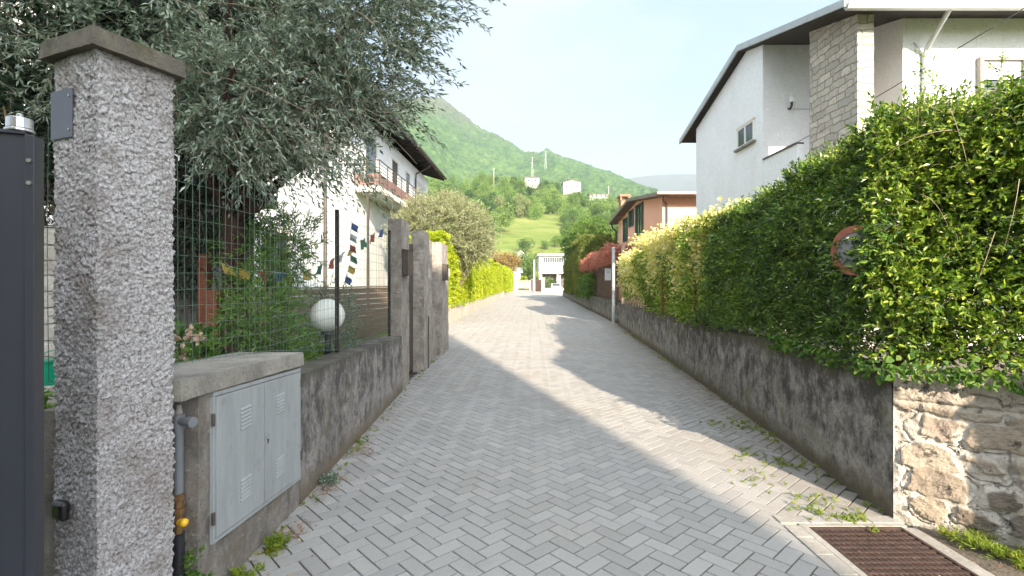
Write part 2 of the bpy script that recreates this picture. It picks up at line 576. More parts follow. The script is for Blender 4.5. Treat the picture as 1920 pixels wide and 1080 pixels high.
def M_mountain(rocky=0.5):
    m, n, l, bs, o = newmat("mountain_forest")
    v = coords(n, l)
    r = ramp(n, [(0.22, (0.05, 0.11, 0.035)), (0.45, (0.10, 0.185, 0.045)), (0.62, (0.15, 0.24, 0.06)), (0.8, (0.21, 0.25, 0.09))])
    a = noise(n, l, v, 0.012, 10, 0.72)
    l.new(a, r.inputs['Fac'])
    cr_ = maprange(n, l, noise(n, l, v, 0.07, 8, 0.8), 0.45, 0.60, 0, 0.8)
    c = mixc(n, l, cr_, r.outputs['Color'], (0.03, 0.075, 0.027))
    # bare rock and scrub towards the summit
    s = n.new("ShaderNodeSeparateXYZ"); l.new(v, s.inputs[0])
    hz = maprange(n, l, s.outputs['Z'], 330, 560, 0, 1)
    ad = n.new("ShaderNodeMath"); ad.operation = 'MULTIPLY_ADD'
    l.new(noise(n, l, v, 0.02, 8, 0.7), ad.inputs[0]); ad.inputs[1].default_value = 1.6; ad.inputs[2].default_value = -0.8
    su = n.new("ShaderNodeMath"); su.operation = 'ADD'; l.new(ad.outputs[0], su.inputs[0]); l.new(hz, su.inputs[1])
    c = mixc(n, l, maprange(n, l, su.outputs[0], 0.25, 0.95, 0, 0.85), c, (0.15, 0.14, 0.10))
    rk = maprange(n, l, noise(n, l, v, 0.035, 6, 0.6), 0.69, 0.73, 0, rocky)
    c = mixc(n, l, rk, c, (0.42, 0.40, 0.36))
    l.new(c, bs.inputs['Base Color'])
    bs.inputs['Roughness'].default_value = 1
    bs.inputs['Specular IOR Level'].default_value = 0.0
    bump(n, l, noise(n, l, v, 0.14, 5, 0.75), 1.0, 9, bs)
    return m

# ground sheet: flat to the foot of the hill and far beyond
gm = MB()
gm.add([(-6000, -400, -0.06), (6000, -400, -0.06), (6000, 6400, -0.06), (-6000, 6400, -0.06)], [(0, 1, 2, 3)])
structure(gm.build("ground", MAT_GRASS), "green grassy ground of the valley reaching to the hills")

CREST = [(-400, 372), (400, 345), (700, 340), (850, 345), (930, 346), (1000, 351), (1060, 359), (1150, 384), (1250, 405), (1400, 430), (1900, 470), (2600, 500)]
def hill_h(x, y):
    x = np.asarray(x, float); y = np.asarray(y, float)
    cz = (530 - interp(960 + x / 300 * 946, CREST)) / 946 * 300
    t = np.clip((y - 108) / 192, 0, None)
    z = cz * np.where(t < 1, np.minimum(t, 1) ** 1.15, 1 - 0.35 * (t - 1))
    p = np.stack([x * .025, y * .025, y * 0 + 3.3], 1)
    z = z + 2.2 * fbm(p, 3, 11) * np.clip(t * 3, 0, 1)
    return np.where(t <= 0, -0.3, z)
structure(grid_mesh(np.arange(-160, 260, 2.5), np.arange(104, 420, 2.5), hill_h, MAT_GRASS, "near_hill"),
          "lower green hillside with a meadow rising behind the end of the lane")

RIDGE = [(-1200, 420), (0, 345), (300, 300), (500, 262), (700, 208), (775, 182), (800, 179), (816, 181), (830, 184), (848, 197), (872, 215), (905, 240), (930, 250),
         (950, 262), (985, 283), (1008, 284), (1018, 281), (1024, 277.5), (1031, 280), (1040, 287), (1080, 299), (1128, 321), (1150, 330), (1175, 341), (1210, 353), (1260, 374), (1330, 402), (1500, 445), (2200, 505)]
def mountain_h(x, y):
    Yr = 1500
    px = 960 + x / Yr * 946
    rz = (530 - interp(px, RIDGE)) / 946 * Yr
    t = np.clip((y - 430) / (Yr - 430), 0, 2)
    s = np.where(t < 1, np.minimum(t, 1) ** 1.05, 1 - 0.9 * (t - 1))
    z = rz * s
    w = np.clip(t * 4, 0, 1) * np.clip(np.abs(1 - t) * 6, 0.12, 1)
    g = 1 - np.abs(fbm(np.stack([x * .0042 + y * .0012, y * .0016, y * 0], 1), 4, 21)) * 2
    z = z + 34 * (g - .6) * w
    z = z + 9 * fbm(np.stack([x * .02, y * .02, y * 0], 1), 3, 31) * w
    z = z + 6.0 * vnoise(np.stack([x * .12, y * .10, y * 0], 1), 41) * np.clip(t * 4, 0, 1)
    return z - 2
structure(grid_mesh(np.arange(-900, 1500, 5.0), np.arange(430, 1900, 5.5), mountain_h, M_mountain(), "mountain", smooth=False),
          "steep wooded mountain with a bare rocky summit")

def far_h(x, y):
    Yr = 4200
    px = 960 + x / Yr * 946
    rz = (530 - interp(px, [(600, 420), (1100, 350), (1180, 332), (1215, 328), (1260, 325), (1300, 325), (1340, 328), (1500, 350), (1800, 400), (2600, 470)])) / 946 * Yr
    t = np.clip((y - 2200) / (Yr - 2200), 0, 2)
    s = np.where(t < 1, t ** 0.9, 1 - (t - 1) * .8)
    return rz * s + 45 * (1 - np.abs(fbm(np.stack([x * .0016, y * .001, y * 0], 1), 4, 51)) * 2 - .6) * np.clip(np.abs(1 - t) * 3, .1, 1) * np.clip(t * 4, 0, 1) - 4
structure(grid_mesh(np.arange(-1200, 6000, 28.0), np.arange(2200, 5000, 28.0), far_h, M_mountain(0.1), "far_hill", smooth=False),
          "long blue hazy hill beyond the mountain")

# the air
hz = MB(); hz.box(-6000, 6000, -390, 6300, -7, 1500)
m_h = bpy.data.materials.new("haze"); m_h.use_nodes = True
_n = m_h.node_tree.nodes; _n.clear()
_o = _n.new("ShaderNodeOutputMaterial"); _v = _n.new("ShaderNodeVolumePrincipled")
_v.inputs['Color'].default_value = (0.62, 0.78, 1.0, 1)
_v.inputs['Density'].default_value = 0.00018
_v.inputs['Anisotropy'].default_value = 0.0
m_h.node_tree.links.new(_v.outputs[0], _o.inputs['Volume'])
tag(hz.build("haze", m_h), "thin pale haze filling the valley air", "haze", kind="stuff")

# ================================================================== LANE
def M_paver():
    m, n, l, bs, o = newmat("paver")
    g = n.new("ShaderNodeNewGeometry")
    v = coords(n, l)
    r = ramp(n, [(0.0, (0.285, 0.278, 0.268)), (0.5, (0.325, 0.317, 0.305)), (1.0, (0.37, 0.36, 0.345))])
    l.new(g.outputs['Random Per Island'], r.inputs['Fac'])
    d = maprange(n, l, noise(n, l, v, 0.45, 7, 0.65), 0.42, 0.68, 0, 0.45)
    c = mixc(n, l, d, r.outputs['Color'], (0.30, 0.275, 0.23))
    s = maprange(n, l, noise(n, l, v, 230, 2, 0.6), 0.42, 0.62, 0, 1)
    c = mixc(n, l, mixv(n, l, s, 0.35), c, (0.15, 0.15, 0.15))
    s2 = maprange(n, l, noise(n, l, v, 170, 2, 0.6), 0.6, 0.7, 0, 0.5)
    c = mixc(n, l, s2, c, (0.46, 0.45, 0.43))
    st = maprange(n, l, noise(n, l, v, 2.4, 8, 0.72), 0.58, 0.68, 0, 0.4)
    c = mixc(n, l, st, c, (0.22, 0.21, 0.19))
    # mud and moss washed up along the right wall
    sx = n.new("ShaderNodeSeparateXYZ"); l.new(v, sx.inputs[0])
    k = n.new("ShaderNodeMath"); k.operation = 'MULTIPLY_ADD'; l.new(sx.outputs['Y'], k.inputs[0]); k.inputs[1].default_value = -.0925; l.new(sx.outputs['X'], k.inputs[2])
    k2 = n.new("ShaderNodeMath"); k2.operation = 'MULTIPLY_ADD'; l.new(noise(n, l, v, 2.2, 9, .72), k2.inputs[0]); k2.inputs[1].default_value = 1.5; l.new(k.outputs[0], k2.inputs[2])
    c = mixc(n, l, maprange(n, l, k2.outputs[0], 2.15, 3.05, 0, .40), c, (.215, .175, .125))
    k3 = n.new("ShaderNodeMath"); k3.operation = 'MULTIPLY_ADD'; l.new(noise(n, l, v, 3.2, 9, .75), k3.inputs[0]); k3.inputs[1].default_value = 1.0; l.new(k.outputs[0], k3.inputs[2])
    c = mixc(n, l, maprange(n, l, k3.outputs[0], 2.5, 2.8, 0, .75), c, (.13, .105, .075))
    l.new(c, bs.inputs['Base Color'])
    bs.inputs['Roughness'].default_value = 0.85
    bs.inputs['Specular IOR Level'].default_value = 0.3
    bump(n, l, noise(n, l, v, 260, 3, 0.7), 0.5, 0.002, bs)
    return m

def mixv(n, l, s, k):
    x = n.new("ShaderNodeMath"); x.operation = 'MULTIPLY'; x.inputs[1].default_value = k
    l.new(s, x.inputs[0]); return x.outputs[0]

def M_bed():
    m, n, l, bs, o = newmat("joint_sand")
    v = coords(n, l)
    r = ramp(n, [(0.35, (0.022, 0.020, 0.018)), (0.65, (0.045, 0.040, 0.032))])
    l.new(noise(n, l, v, 40, 5), r.inputs['Fac'])
    g = maprange(n, l, noise(n, l, v, 1.6, 7, 0.7), 0.47, 0.60, 0, 0.9)
    l.new(mixc(n, l, g, r.outputs['Color'], (0.085, 0.09, 0.035)), bs.inputs['Base Color'])
    bs.inputs['Roughness'].default_value = 1
    bump(n, l, noise(n, l, v, 120, 4), 0.6, 0.004, bs)
    return m

# left and right limits of the paving at distance y
LX = [(-6, -1.62), (0, -1.62), (2.0, -1.62), (7.6, -1.66), (12.2, -1.62), (12.6, -2.72), (20.3, -2.42), (99, 0.44), (112, 0.9)]
RX = [(-6, 2.2), (0, 2.4), (3.3, 2.56), (18.6, 3.98), (19.6, 4.05), (59.4, 6.0), (62, 9.0), (78, 14), (112, 18)]
GR = (1.90, 2.50, 0.9, 3.24)   # drain grate rectangle x0 x1 y0 y1 (its frame included)

def build_lane():
    w = 0.1
    ang = math.atan2(40, 946)           # the lane leans a little to the right
    cs, sn = math.cos(-math.pi / 4 - ang), math.sin(-math.pi / 4 - ang)
    # u axis = lane direction turned 45 deg clockwise
    dirl = np.array([math.sin(ang), math.cos(ang)])
    u = np.array([dirl[0] * math.cos(-math.pi / 4) - dirl[1] * math.sin(-math.pi / 4), dirl[0] * math.sin(-math.pi / 4) + dirl[1] * math.cos(-math.pi / 4)])
    v = np.array([-u[1], u[0]])
    N = 1250
    I, J = np.meshgrid(np.arange(-N, N), np.arange(-N, N), indexing='ij')
    I, J = I.ravel(), J.ravel()
    k = (I - J) % 4
    out = []
    for kk, (a, b) in ((0, (2, 1)), (3, (1, 2))):
        s = k == kk
        i, j = I[s], J[s]
        cx = (i + a / 2) * w; cyy = (j + b / 2) * w
        P = cx[:, None] * u + cyy[:, None] * v + np.array([0.02, 0.035])
        ok = (P[:, 1] > -2.5) & (P[:, 1] < 111)
        P = P[ok]
        lx = interp(P[:, 1], LX); rx = interp(P[:, 1], RX)
        ok = (P[:, 0] > lx) & (P[:, 0] < rx)
        g = (P[:, 0] > GR[0] - .12) & (P[:, 0] < GR[1] + .3) & (P[:, 1] < GR[3] + .10) & (P[:, 1] > GR[2] - .2)
        P = P[ok & ~g]
        out.append((P, a, b))
    mb = MB()
    for P, a, b in out:
        n = len(P)
        ha, hb = (a * w / 2 - .0042), (b * w / 2 - .0042)
        z0 = 0.005 * vnoise(np.stack([P[:, 0] * .9, P[:, 1] * .5, P[:, 0] * 0], 1), 3) + rng.uniform(-.0012, .0012, n)
        tx, ty = rng.normal(0, .0035, n), rng.normal(0, .0035, n)
        rot = rng.normal(0, .006, n)
        Vs = []
        for (inset, dz) in ((0, -.02), (0.0, -.0025), (.0022, 0)):
            for sx, sy in ((-1, -1), (1, -1), (1, 1), (-1, 1)):
                du = sx * (ha - inset); dv = sy * (hb - inset)
                uu = du * np.cos(rot) - dv * np.sin(rot); vv = du * np.sin(rot) + dv * np.cos(rot)
                xy = P + uu[:, None] * u + vv[:, None] * v
                Vs.append(np.stack([xy[:, 0], xy[:, 1], z0 + dz + tx * du + ty * dv], 1))
        V = np.stack(Vs, 1).reshape(-1, 3)
        base = np.arange(n)[:, None] * 12
        F = [base + np.array([8, 9, 10, 11])]
        for lev in (0, 4):
            for q in range(4):
                r_ = (q + 1) % 4
                F.append(base + np.array([lev + q, lev + r_, lev + 4 + r_, lev + 4 + q]))
        mb.add(V, np.concatenate(F))
    o = mb.build("lane_paving", M_paver())
    structure(o, "grey herringbone block paving of the lane", None)
build_lane()
bed = MB()
ys = [-3, 0, 3.3, 7.6, 12.2, 12.6, 20.3, 40, 62, 99, 112]
pl = [(float(interp(y, LX)) - .25, y) for y in ys]; pr = [(float(interp(y, RX)) + (.1 if y < 61 else .0), y) for y in ys]
V = [(x, y, -0.008) for x, y in pl] + [(x, y, -0.008) for x, y in pr]
nn = len(ys)
V = [(a_, b_, -.011) for a_, b_, c_ in V]
bed.add(V, [(i, nn + i, nn + i + 1, i + 1) for i in range(nn - 1)])
structure(bed.build("paving_bed", M_bed()), "dark mossy sand showing in the joints of the paving")

# ------------------------------------------------------------------ drain grate with its concrete kerb
M_PALECON = concrete("pale_concrete", (0.36, 0.34, 0.31), (0.26, 0.25, 0.23), (0.16, 0.15, 0.13), 0.5, scale=1.4, bstr=0.35)
M_RUST = None
def M_iron():
    m, n, l, bs, o = newmat("rusted_iron")
    v = coords(n, l)
    r = ramp(n, [(0.3, (0.038, 0.026, 0.024)), (0.55, (0.075, 0.048, 0.041)), (0.75, (0.12, 0.08, 0.065))])
    l.new(noise(n, l, v, 14, 8, 0.7), r.inputs['Fac'])
    l.new(r.outputs['Color'], bs.inputs['Base Color'])
    bs.inputs['Roughness'].default_value = 0.6
    bs.inputs['Metallic'].default_value = 0.3
    bump(n, l, noise(n, l, v, 160, 4, 0.7), 0.4, 0.002, bs)
    return m
M_IRON = M_iron()
x0, x1, y0, y1 = 1.90, 2.50, 0.95, 3.24
gr = thing("drain_grate", "rusty brown slotted iron drain grate sunk in the paving at the wall corner", "drain grate", (2.2, 2.9, 0))
fr = MB()
for a in ((x0, x0 + .02, y0, y1), (x1 - .02, x1, y0, y1), (x0 + .02, x1 - .02, y0, y0 + .02), (x0 + .02, x1 - .02, y1 - .02, y1)):
    fr.box(*a, -.05, .002)
fr.build("frame", M_IRON, gr)
bars = MB()
ny = 42; pitch = (y1 - y0 - .04) / ny
for k in range(ny + 1):
    y = y0 + .02 + k * pitch
    bars.box(x0 + .02, x1 - .02, y - .009, y + .009, -.03, -.002)
nx = 17
px_ = (x1 - x0 - .04) / nx
for k in range(ny):
    ya = y0 + .02 + k * pitch + .009; yb = ya + pitch - .018
    for q in range(nx):
        xx = x0 + .02 + (q + .5) * px_
        bars.hexa([(xx - .010 + .012, ya, -.03), (xx + .006 + .012, ya, -.03), (xx + .006 - .012, yb, -.03), (xx - .010 - .012, yb, -.03)],
                  [(xx - .010 + .012, ya, -.004), (xx + .006 + .012, ya, -.004), (xx + .006 - .012, yb, -.004), (xx - .010 - .012, yb, -.004)])
bars.build("slotted_plate", M_IRON, gr)
pit = MB(); pit.add([(x0 + .02, y0 + .02, -.0065), (x1 - .02, y0 + .02, -.0065), (x1 - .02, y1 - .02, -.0065), (x0 + .02, y1 - .02, -.0065)], [(0, 1, 2, 3)])
# dark silt just below the slots
pit.V[0][:, 2] = -.10
pit.build("silt", plain("silt", (0.02, 0.017, 0.014), 1, b=0), gr)
kb = MB()
yy = 0.9
while yy < 3.2:
    kb.box(x0 - .15, x0 - .045, yy, min(yy + .195, 3.25), -.05, .009)
    yy += .2
xx = x0 - .15
while xx < x1 + .02:
    kb.box(xx, xx + .195, 3.285, 3.385, -.05, .009)
    xx += .2
structure(kb.build("kerb_blocks", M_PALECON, bevel=0.004), "single row of pale blocks edging the drain grate")
kb = MB(); kb.box(x0 - .041, x0 - .002, .9, 3.243, -.05, .006); kb.box(x0 - .041, x1 + .04, 3.243, 3.282, -.05, .0055); kb.box(x1 + .002, x1 + .09, .9, 3.235, -.05, -.001)
structure(kb.build("grate_surround", M_PALECON), "narrow concrete surround of the drain grate")
so = MB()
gx = np.arange(2.59, 6, .03); gy = np.arange(.0, 3.6, .03)
M_SOIL = None
def M_soil():
    m, n, l, bs, o = newmat("soil")
    v = coords(n, l)
    r = ramp(n, [(0.3, (0.07, 0.055, 0.04)), (0.55, (0.13, 0.11, 0.085)), (0.75, (0.20, 0.18, 0.15))])
    l.new(noise(n, l, v, 9, 8, 0.7), r.inputs['Fac'])
    l.new(r.outputs['Color'], bs.inputs['Base Color'])
    bs.inputs['Roughness'].default_value = 1
    bump(n, l, noise(n, l, v, 50, 6, 0.7), 0.9, 0.02, bs)
    return m
M_SOIL = M_soil()
structure(grid_mesh(gx, gy, lambda x, y: .012 * fbm(np.stack([x * 9, y * 9, x * 0], 1), 3, 5) - .004 + .03 * np.clip(x - 2.7, 0, 1), M_SOIL, "soil_strip"), "bare soil strip at the foot of the stone wall")
# garden ground on both sides
structure(grid_mesh(np.concatenate([np.arange(-16, -1.9, .25), [-1.78]]), np.arange(2.15, 12.5, .25), lambda x, y: .25 + .04 * fbm(np.stack([x, y, x * 0], 1), 3, 8), M_SOIL, "left_garden_soil"), "garden soil behind the left fence")
lg = MB(); lg.add([(-16, 12.4, .24), (-3.0, 12.4, .24), (-2.9, 20, .24), (-1.5, 60, .24), (-16, 60, .24)], [(0, 1, 2, 3, 4)])
structure(lg.build("left_lawn", MAT_GRASS), "grass of the gardens beyond the pillars")
def rgx(x, y):
    return x
M_PLASTER = concrete("garden_paving", (0.30, 0.28, 0.25), (0.22, 0.20, 0.18), (0.15, 0.14, 0.12), 0.4, scale=.7)
rg = MB(); rg.add([(2.85, 3.5, .3), (14, 3.5, .3), (14, 50, .3), (5.7, 50, .3), (4.3, 19, .3)], [(0, 1, 2, 3, 4)])
structure(rg.build("right_garden_soil", M_SOIL), "garden soil behind the right hedge")
# dirt, fallen leaves and weeds along the walls come later

# ================================================================== ROUGH MASONRY HELPER
def roughbox(mb, lo, hi, step, amp, freq, octaves=2, seed=0, amp2=0.0, freq2=1.5, bottom=False):
    """box from corners lo/hi (4 points each, ccw from above) with displaced gridded faces"""
    lo = [np.array(p, float) for p in lo]; hi = [np.array(p, float) for p in hi]
    faces = [(lo[i], lo[(i + 1) % 4], hi[(i + 1) % 4], hi[i]) for i in range(4)] + [(hi[0], hi[1], hi[2], hi[3])]
    for a, b, c, d in faces:
        nu = max(1, int(np.ceil(max(np.linalg.norm(b - a), np.linalg.norm(c - d)) / step)))
        nv = max(1, int(np.ceil(max(np.linalg.norm(d - a), np.linalg.norm(c - b)) / step)))
        u, v = np.meshgrid(np.linspace(0, 1, nu + 1), np.linspace(0, 1, nv + 1))
        u, v = u.ravel()[:, None], v.ravel()[:, None]
        P = a * (1 - u) * (1 - v) + b * u * (1 - v) + c * u * v + d * (1 - u) * v
        D = np.stack([fbm(P * freq + 31 * k, octaves, seed + k) for k in range(3)], 1) * amp
        if amp2:
            D = D + np.stack([fbm(P * freq2 + 11 * k, 3, seed + 7 + k) for k in range(3)], 1) * amp2
        P = P + D
        i = (np.arange(nv)[:, None] * (nu + 1) + np.arange(nu)[None, :]).ravel()
        mb.add(P, np.stack([i, i + 1, i + nu + 2, i + nu + 1], 1))
    return mb

def quad4(x0, x1, y0, y1, z):
    return [(x0, y0, z), (x1, y0, z), (x1, y1, z), (x0, y1, z)]

M_WALLCON = stained_wall("stained_concrete", (0.36, 0.335, 0.31), (0.22, 0.20, 0.185), (0.050, 0.046, 0.045), (0.13, 0.125, 0.08), (0.17, 0.135, 0.10))
M_HOUSING = concrete("housing_concrete", (0.33, 0.30, 0.27), (0.20, 0.18, 0.16), (0.085, 0.075, 0.065), 0.8, scale=1.5, bstr=0.8, moss=(.20, .16, .12))
M_SLAB = concrete("slab_concrete", (0.36, 0.335, 0.295), (0.24, 0.22, 0.19), (0.08, 0.075, 0.065), 0.55, scale=1.6, bstr=0.6)
M_PILLARCON = concrete("pebbly_concrete", (0.48, 0.44, 0.39), (0.27, 0.24, 0.21), (0.10, 0.09, 0.08), 0.55, scale=2.2, bstr=1.6)

def M_roughcast():
    m, n, l, bs, o = newmat("roughcast")
    v = coords(n, l)
    r = ramp(n, [(0.37, (0.14, 0.12, 0.11)), (0.46, (0.35, 0.33, 0.325)), (0.56, (0.56, 0.55, 0.56))])
    l.new(noise(n, l, v, 85, 6, 0.8), r.inputs['Fac'])
    big = maprange(n, l, noise(n, l, v, 3.4, 6, 0.65), 0.46, 0.66, 0, 0.72)
    c = mixc(n, l, big, r.outputs['Color'], (0.20, 0.165, 0.14))
    gr_ = maprange(n, l, noise(n, l, v, 120, 3, 0.7), 0.55, 0.68, 0, 0.6)
    c = mixc(n, l, gr_, c, (0.12, 0.10, 0.095))
    l.new(c, bs.inputs['Base Color'])
    bs.inputs['Roughness'].default_value = 0.95
    bs.inputs['Specular IOR Level'].default_value = 0.2
    bump(n, l, noise(n, l, v, 190, 6, 0.85), 1.0, 0.005, bs)
    return m
M_ROUGHCAST = M_roughcast()
M_CAPCON = concrete("cap_concrete", (0.20, 0.175, 0.14), (0.11, 0.10, 0.085), (0.05, 0.045, 0.038), 0.6, moss=(0.09, 0.085, 0.035), scale=2.2, bstr=0.8)
M_GATE = plain("anthracite_paint", (0.022, 0.024, 0.034), 0.42, 0.0, 0.10, 3, 0.04)
M_STEEL = plain("brushed_steel", (0.45, 0.45, 0.46), 0.3, 1.0, 0.15, 20, 0.05)
M_BLACK = plain("black_plastic", (0.016, 0.016, 0.019), 0.4, 0, 0.1, 10, 0.05)
M_DARKPLATE = plain("dark_plate", (0.065, 0.065, 0.08), 0.45, 0, 0.08, 8, 0.05)
M_BROWNMETAL = plain("brown_painted_metal", (0.085, 0.068, 0.060), 0.5, 0.2, 0.2, 12, 0.1)
M_GREYPIPE = plain("grey_plastic_pipe", (0.15, 0.16, 0.175), 0.5, 0, 0.15, 9, 0.1)
M_BRASS = plain("tarnished_brass", (0.22, 0.13, 0.06), 0.45, 0.7, 0.3, 40, 0.3)
M_YELLOW = plain("yellow_plastic", (0.75, 0.42, 0.02), 0.4, 0, 0.08, 10, 0.05)

# ================================================================== GATE LEAF
g = thing("metal_gate", "dark anthracite sheet metal gate leaf beside the roughcast pillar", "gate", (-1.42, 1.5, 0))
gd = Vector((-0.93, -0.37, 0)).normalized(); gn = Vector((gd.y, -gd.x, 0))
def gq(s0, s1, t0, t1, z0, z1, mb):
    o = Vector((-1.405, 1.5, 0))
    pts = [o + gd * s0 + gn * t0, o + gd * s0 + gn * t1, o + gd * s1 + gn * t1, o + gd * s1 + gn * t0]
    # counter-clockwise order is repaired by recalculated normals
    mb.hexa([(p.x, p.y, z0) for p in pts], [(p.x, p.y, z1) for p in pts])
mb = MB(); gq(.023, 2.2, -.022, .022, .06, 2.0, mb); mb.build("panel", M_GATE, g)
mb = MB(); gq(0, .022, -.03, .03, .04, 2.0, mb); gq(.0225, 2.2, -.03, .03, 2.001, 2.011, mb); mb.build("edge_channel", M_GATE, g, bevel=.0015)
for z in (1.925, 1.86):
    c = Vector((-1.405, 1.5, z)) + gd * .011; sg_ = -1 if gn.y > 0 else 1
    mb = MB(); mb.cyl(c + gn * (sg_ * .03), c + gn * (sg_ * .036), .006); mb.build("bolt", M_STEEL, g)
mb = MB(); c = Vector((-1.405, 1.5, 0)) + gd * .045
mb.cyl((c.x, c.y, 2.0115), (c.x, c.y, 2.02), .034, n=24); mb.cyl((c.x, c.y, 2.0205), (c.x, c.y, 2.052), .030, n=24); mb.cyl((c.x, c.y, 2.0525), (c.x, c.y, 2.066), .008)
mb.build("hinge_bearing", M_STEEL, g, bevel=.002)
mb = MB(); mb.tube([(c.x - .03, c.y, 2.02), (c.x - .04, c.y, 2.05), (c.x - .038, c.y - .01, 2.085)], .0025)
mb.build("hinge_wire", M_BRASS, g)

# ================================================================== ROUGHCAST PILLAR
TH = R(23)
PC = Vector((-1.603, 1.95, 0))
pr = Vector((math.sin(TH), math.cos(TH), 0)); plf = Vector((-math.cos(TH), math.sin(TH), 0))
def psq(s, off, z):
    """corners ccw: near, right, far, left"""
    a = PC - (pr + plf) * off
    return [tuple(q + Vector((0, 0, z))) for q in (a, a + pr * (s + 2 * off), a + pr * (s + 2 * off) + plf * (s + 2 * off), a + plf * (s + 2 * off))]
p = thing("gate_pillar", "tall square grey roughcast pillar with a flat concrete cap beside the dark metal gate", "pillar", tuple(PC + pr * .15 + plf * .15))
mb = MB(); roughbox(mb, psq(.293, 0, -.05), psq(.293, 0, 2.478), .0043, .0110, 92, 3, 3, amp2=.008, freq2=6)
mb.build("shaft", M_ROUGHCAST, p, smooth=True)
mb = MB(); roughbox(mb, psq(.293, .036, 2.474), psq(.293, .030, 2.548), .012, .0022, 40, 3, 9, amp2=.003, freq2=7)
a = psq(.293, .036, 2.474); mb.add(a, [(3, 2, 1, 0)])
mb.build("cap", M_CAPCON, p)
def onleft(s0, s1, z0, z1, t, mb, t0=.004):
    o = PC; n = Vector((-math.sin(TH), -math.cos(TH), 0))
    q = [o + plf * s0 + n * t0, o + plf * s1 + n * t0, o + plf * s1 + n * t, o + plf * s0 + n * t]
    mb.hexa([(v.x, v.y, z0) for v in q], [(v.x, v.y, z1) for v in q])
mb = MB(); onleft(.150, .300, 2.150, 2.345, .009, mb); pltobj = mb.build("cover_plate", M_DARKPLATE, p, bevel=.001)
mb = MB()
for z in (2.18, 2.315):
    c = PC + plf * .168 + Vector((-math.sin(TH), -math.cos(TH), 0)) * .009
    mb.cyl((c.x, c.y, z), (c.x - math.sin(TH) * .004, c.y - math.cos(TH) * .004, z), .0045)
mb.build("screw", M_STEEL, pltobj)
mb = MB(); onleft(.165, .245, .625, .700, .035, mb); mb.build("photocell", M_BLACK, p, bevel=.012)
mb = MB(); onleft(.180, .228, .640, .690, .039, mb, .0355); mb.build("photocell_lens", plain("dark_lens", (.01, .01, .012), .1), p, bevel=.001)

# ================================================================== METER CABINET IN THE WALL
c = thing("meter_cabinet", "concrete meter housing with two grey louvred metal doors beside the roughcast pillar", "cabinet", (-1.7, 2.9, 0))
mb = MB()
roughbox(mb, [(-1.93, 2.41, -.02), (-1.5, 2.41, -.02), (-1.5, 3.56, -.02), (-1.93, 3.56, -.02)], [(-1.93, 2.41, 1.035), (-1.5, 2.41, 1.035), (-1.5, 3.56, .985), (-1.93, 3.56, .985)], .03, .003, 30, 3, 5, amp2=.006, freq2=4)
mb.build("housing", M_HOUSING, c)
mb = MB(); roughbox(mb, [(-1.99, 2.12, 0), (-1.78, 2.12, 0), (-1.78, 2.408, 0), (-1.99, 2.408, 0)], [(-1.99, 2.12, 1.03), (-1.78, 2.12, 1.03), (-1.78, 2.408, 1.03), (-1.99, 2.408, 1.03)], .05, .003, 20, 2, 5)
mb.build("niche_back", M_HOUSING, c)
mb = MB(); roughbox(mb, [(-1.99, 2.245, 1.04), (-1.472, 2.245, 1.04), (-1.472, 3.575, .99), (-1.93, 3.575, .99)], [(-1.99, 2.245, 1.13), (-1.478, 2.245, 1.13), (-1.478, 3.575, 1.078), (-1.93, 3.575, 1.078)], .03, .003, 25, 3, 6, amp2=.005, freq2=5)
mb.build("top_slab", M_SLAB, c)

def M_doorpaint():
    m, n, l, bs, o = newmat("grey_door_paint")
    v = coords(n, l); vs = coords(n, l, (5, 5, .8))
    r = ramp(n, [(0.3, (0.25, 0.265, 0.27)), (0.7, (0.34, 0.355, 0.36))])
    l.new(noise(n, l, vs, 2.5, 7, 0.65), r.inputs['Fac'])
    d = maprange(n, l, noise(n, l, v, 5, 9, 0.8), 0.54, 0.68, 0, 0.5)
    cc = mixc(n, l, d, r.outputs['Color'], (0.13, 0.13, 0.12))
    rr = maprange(n, l, noise(n, l, v, 26, 6, 0.75), 0.68, 0.74, 0, 0.8)
    cc = mixc(n, l, rr, cc, (0.16, 0.10, 0.06))
    l.new(cc, bs.inputs['Base Color']); bs.inputs['Roughness'].default_value = 0.5
    bump(n, l, noise(n, l, v, 12, 4), 0.15, 0.006, bs)
    return m
M_DOOR = M_doorpaint()
def zt(y): return 1.005 - (y - 2.52) * .053
def zb(y): return .290 - (y - 2.52) * .075
def strip(mb, ya, yb, fa, fb, x0, x1):
    """upright sheet between heights fa(y) and fb(y)"""
    mb.hexa([(x0, ya, fa(ya)), (x1, ya, fa(ya)), (x1, yb, fa(yb)), (x0, yb, fa(yb))], [(x0, ya, fb(ya)), (x1, ya, fb(ya)), (x1, yb, fb(yb)), (x0, yb, fb(yb))])
mb = MB()
strip(mb, 2.50, 3.535, lambda y: zt(y) - .002, lambda y: zt(y) + .020, -1.499, -1.480)
strip(mb, 2.50, 3.535, lambda y: zb(y) - .020, lambda y: zb(y) + .002, -1.499, -1.480)
strip(mb, 2.50, 2.518, lambda y: zb(y) + .003, lambda y: zt(y) - .003, -1.499, -1.480)
strip(mb, 3.517, 3.535, lambda y: zb(y) + .003, lambda y: zt(y) - .003, -1.499, -1.480)
mb.build("door_frame", M_DOOR, c, bevel=.0015)
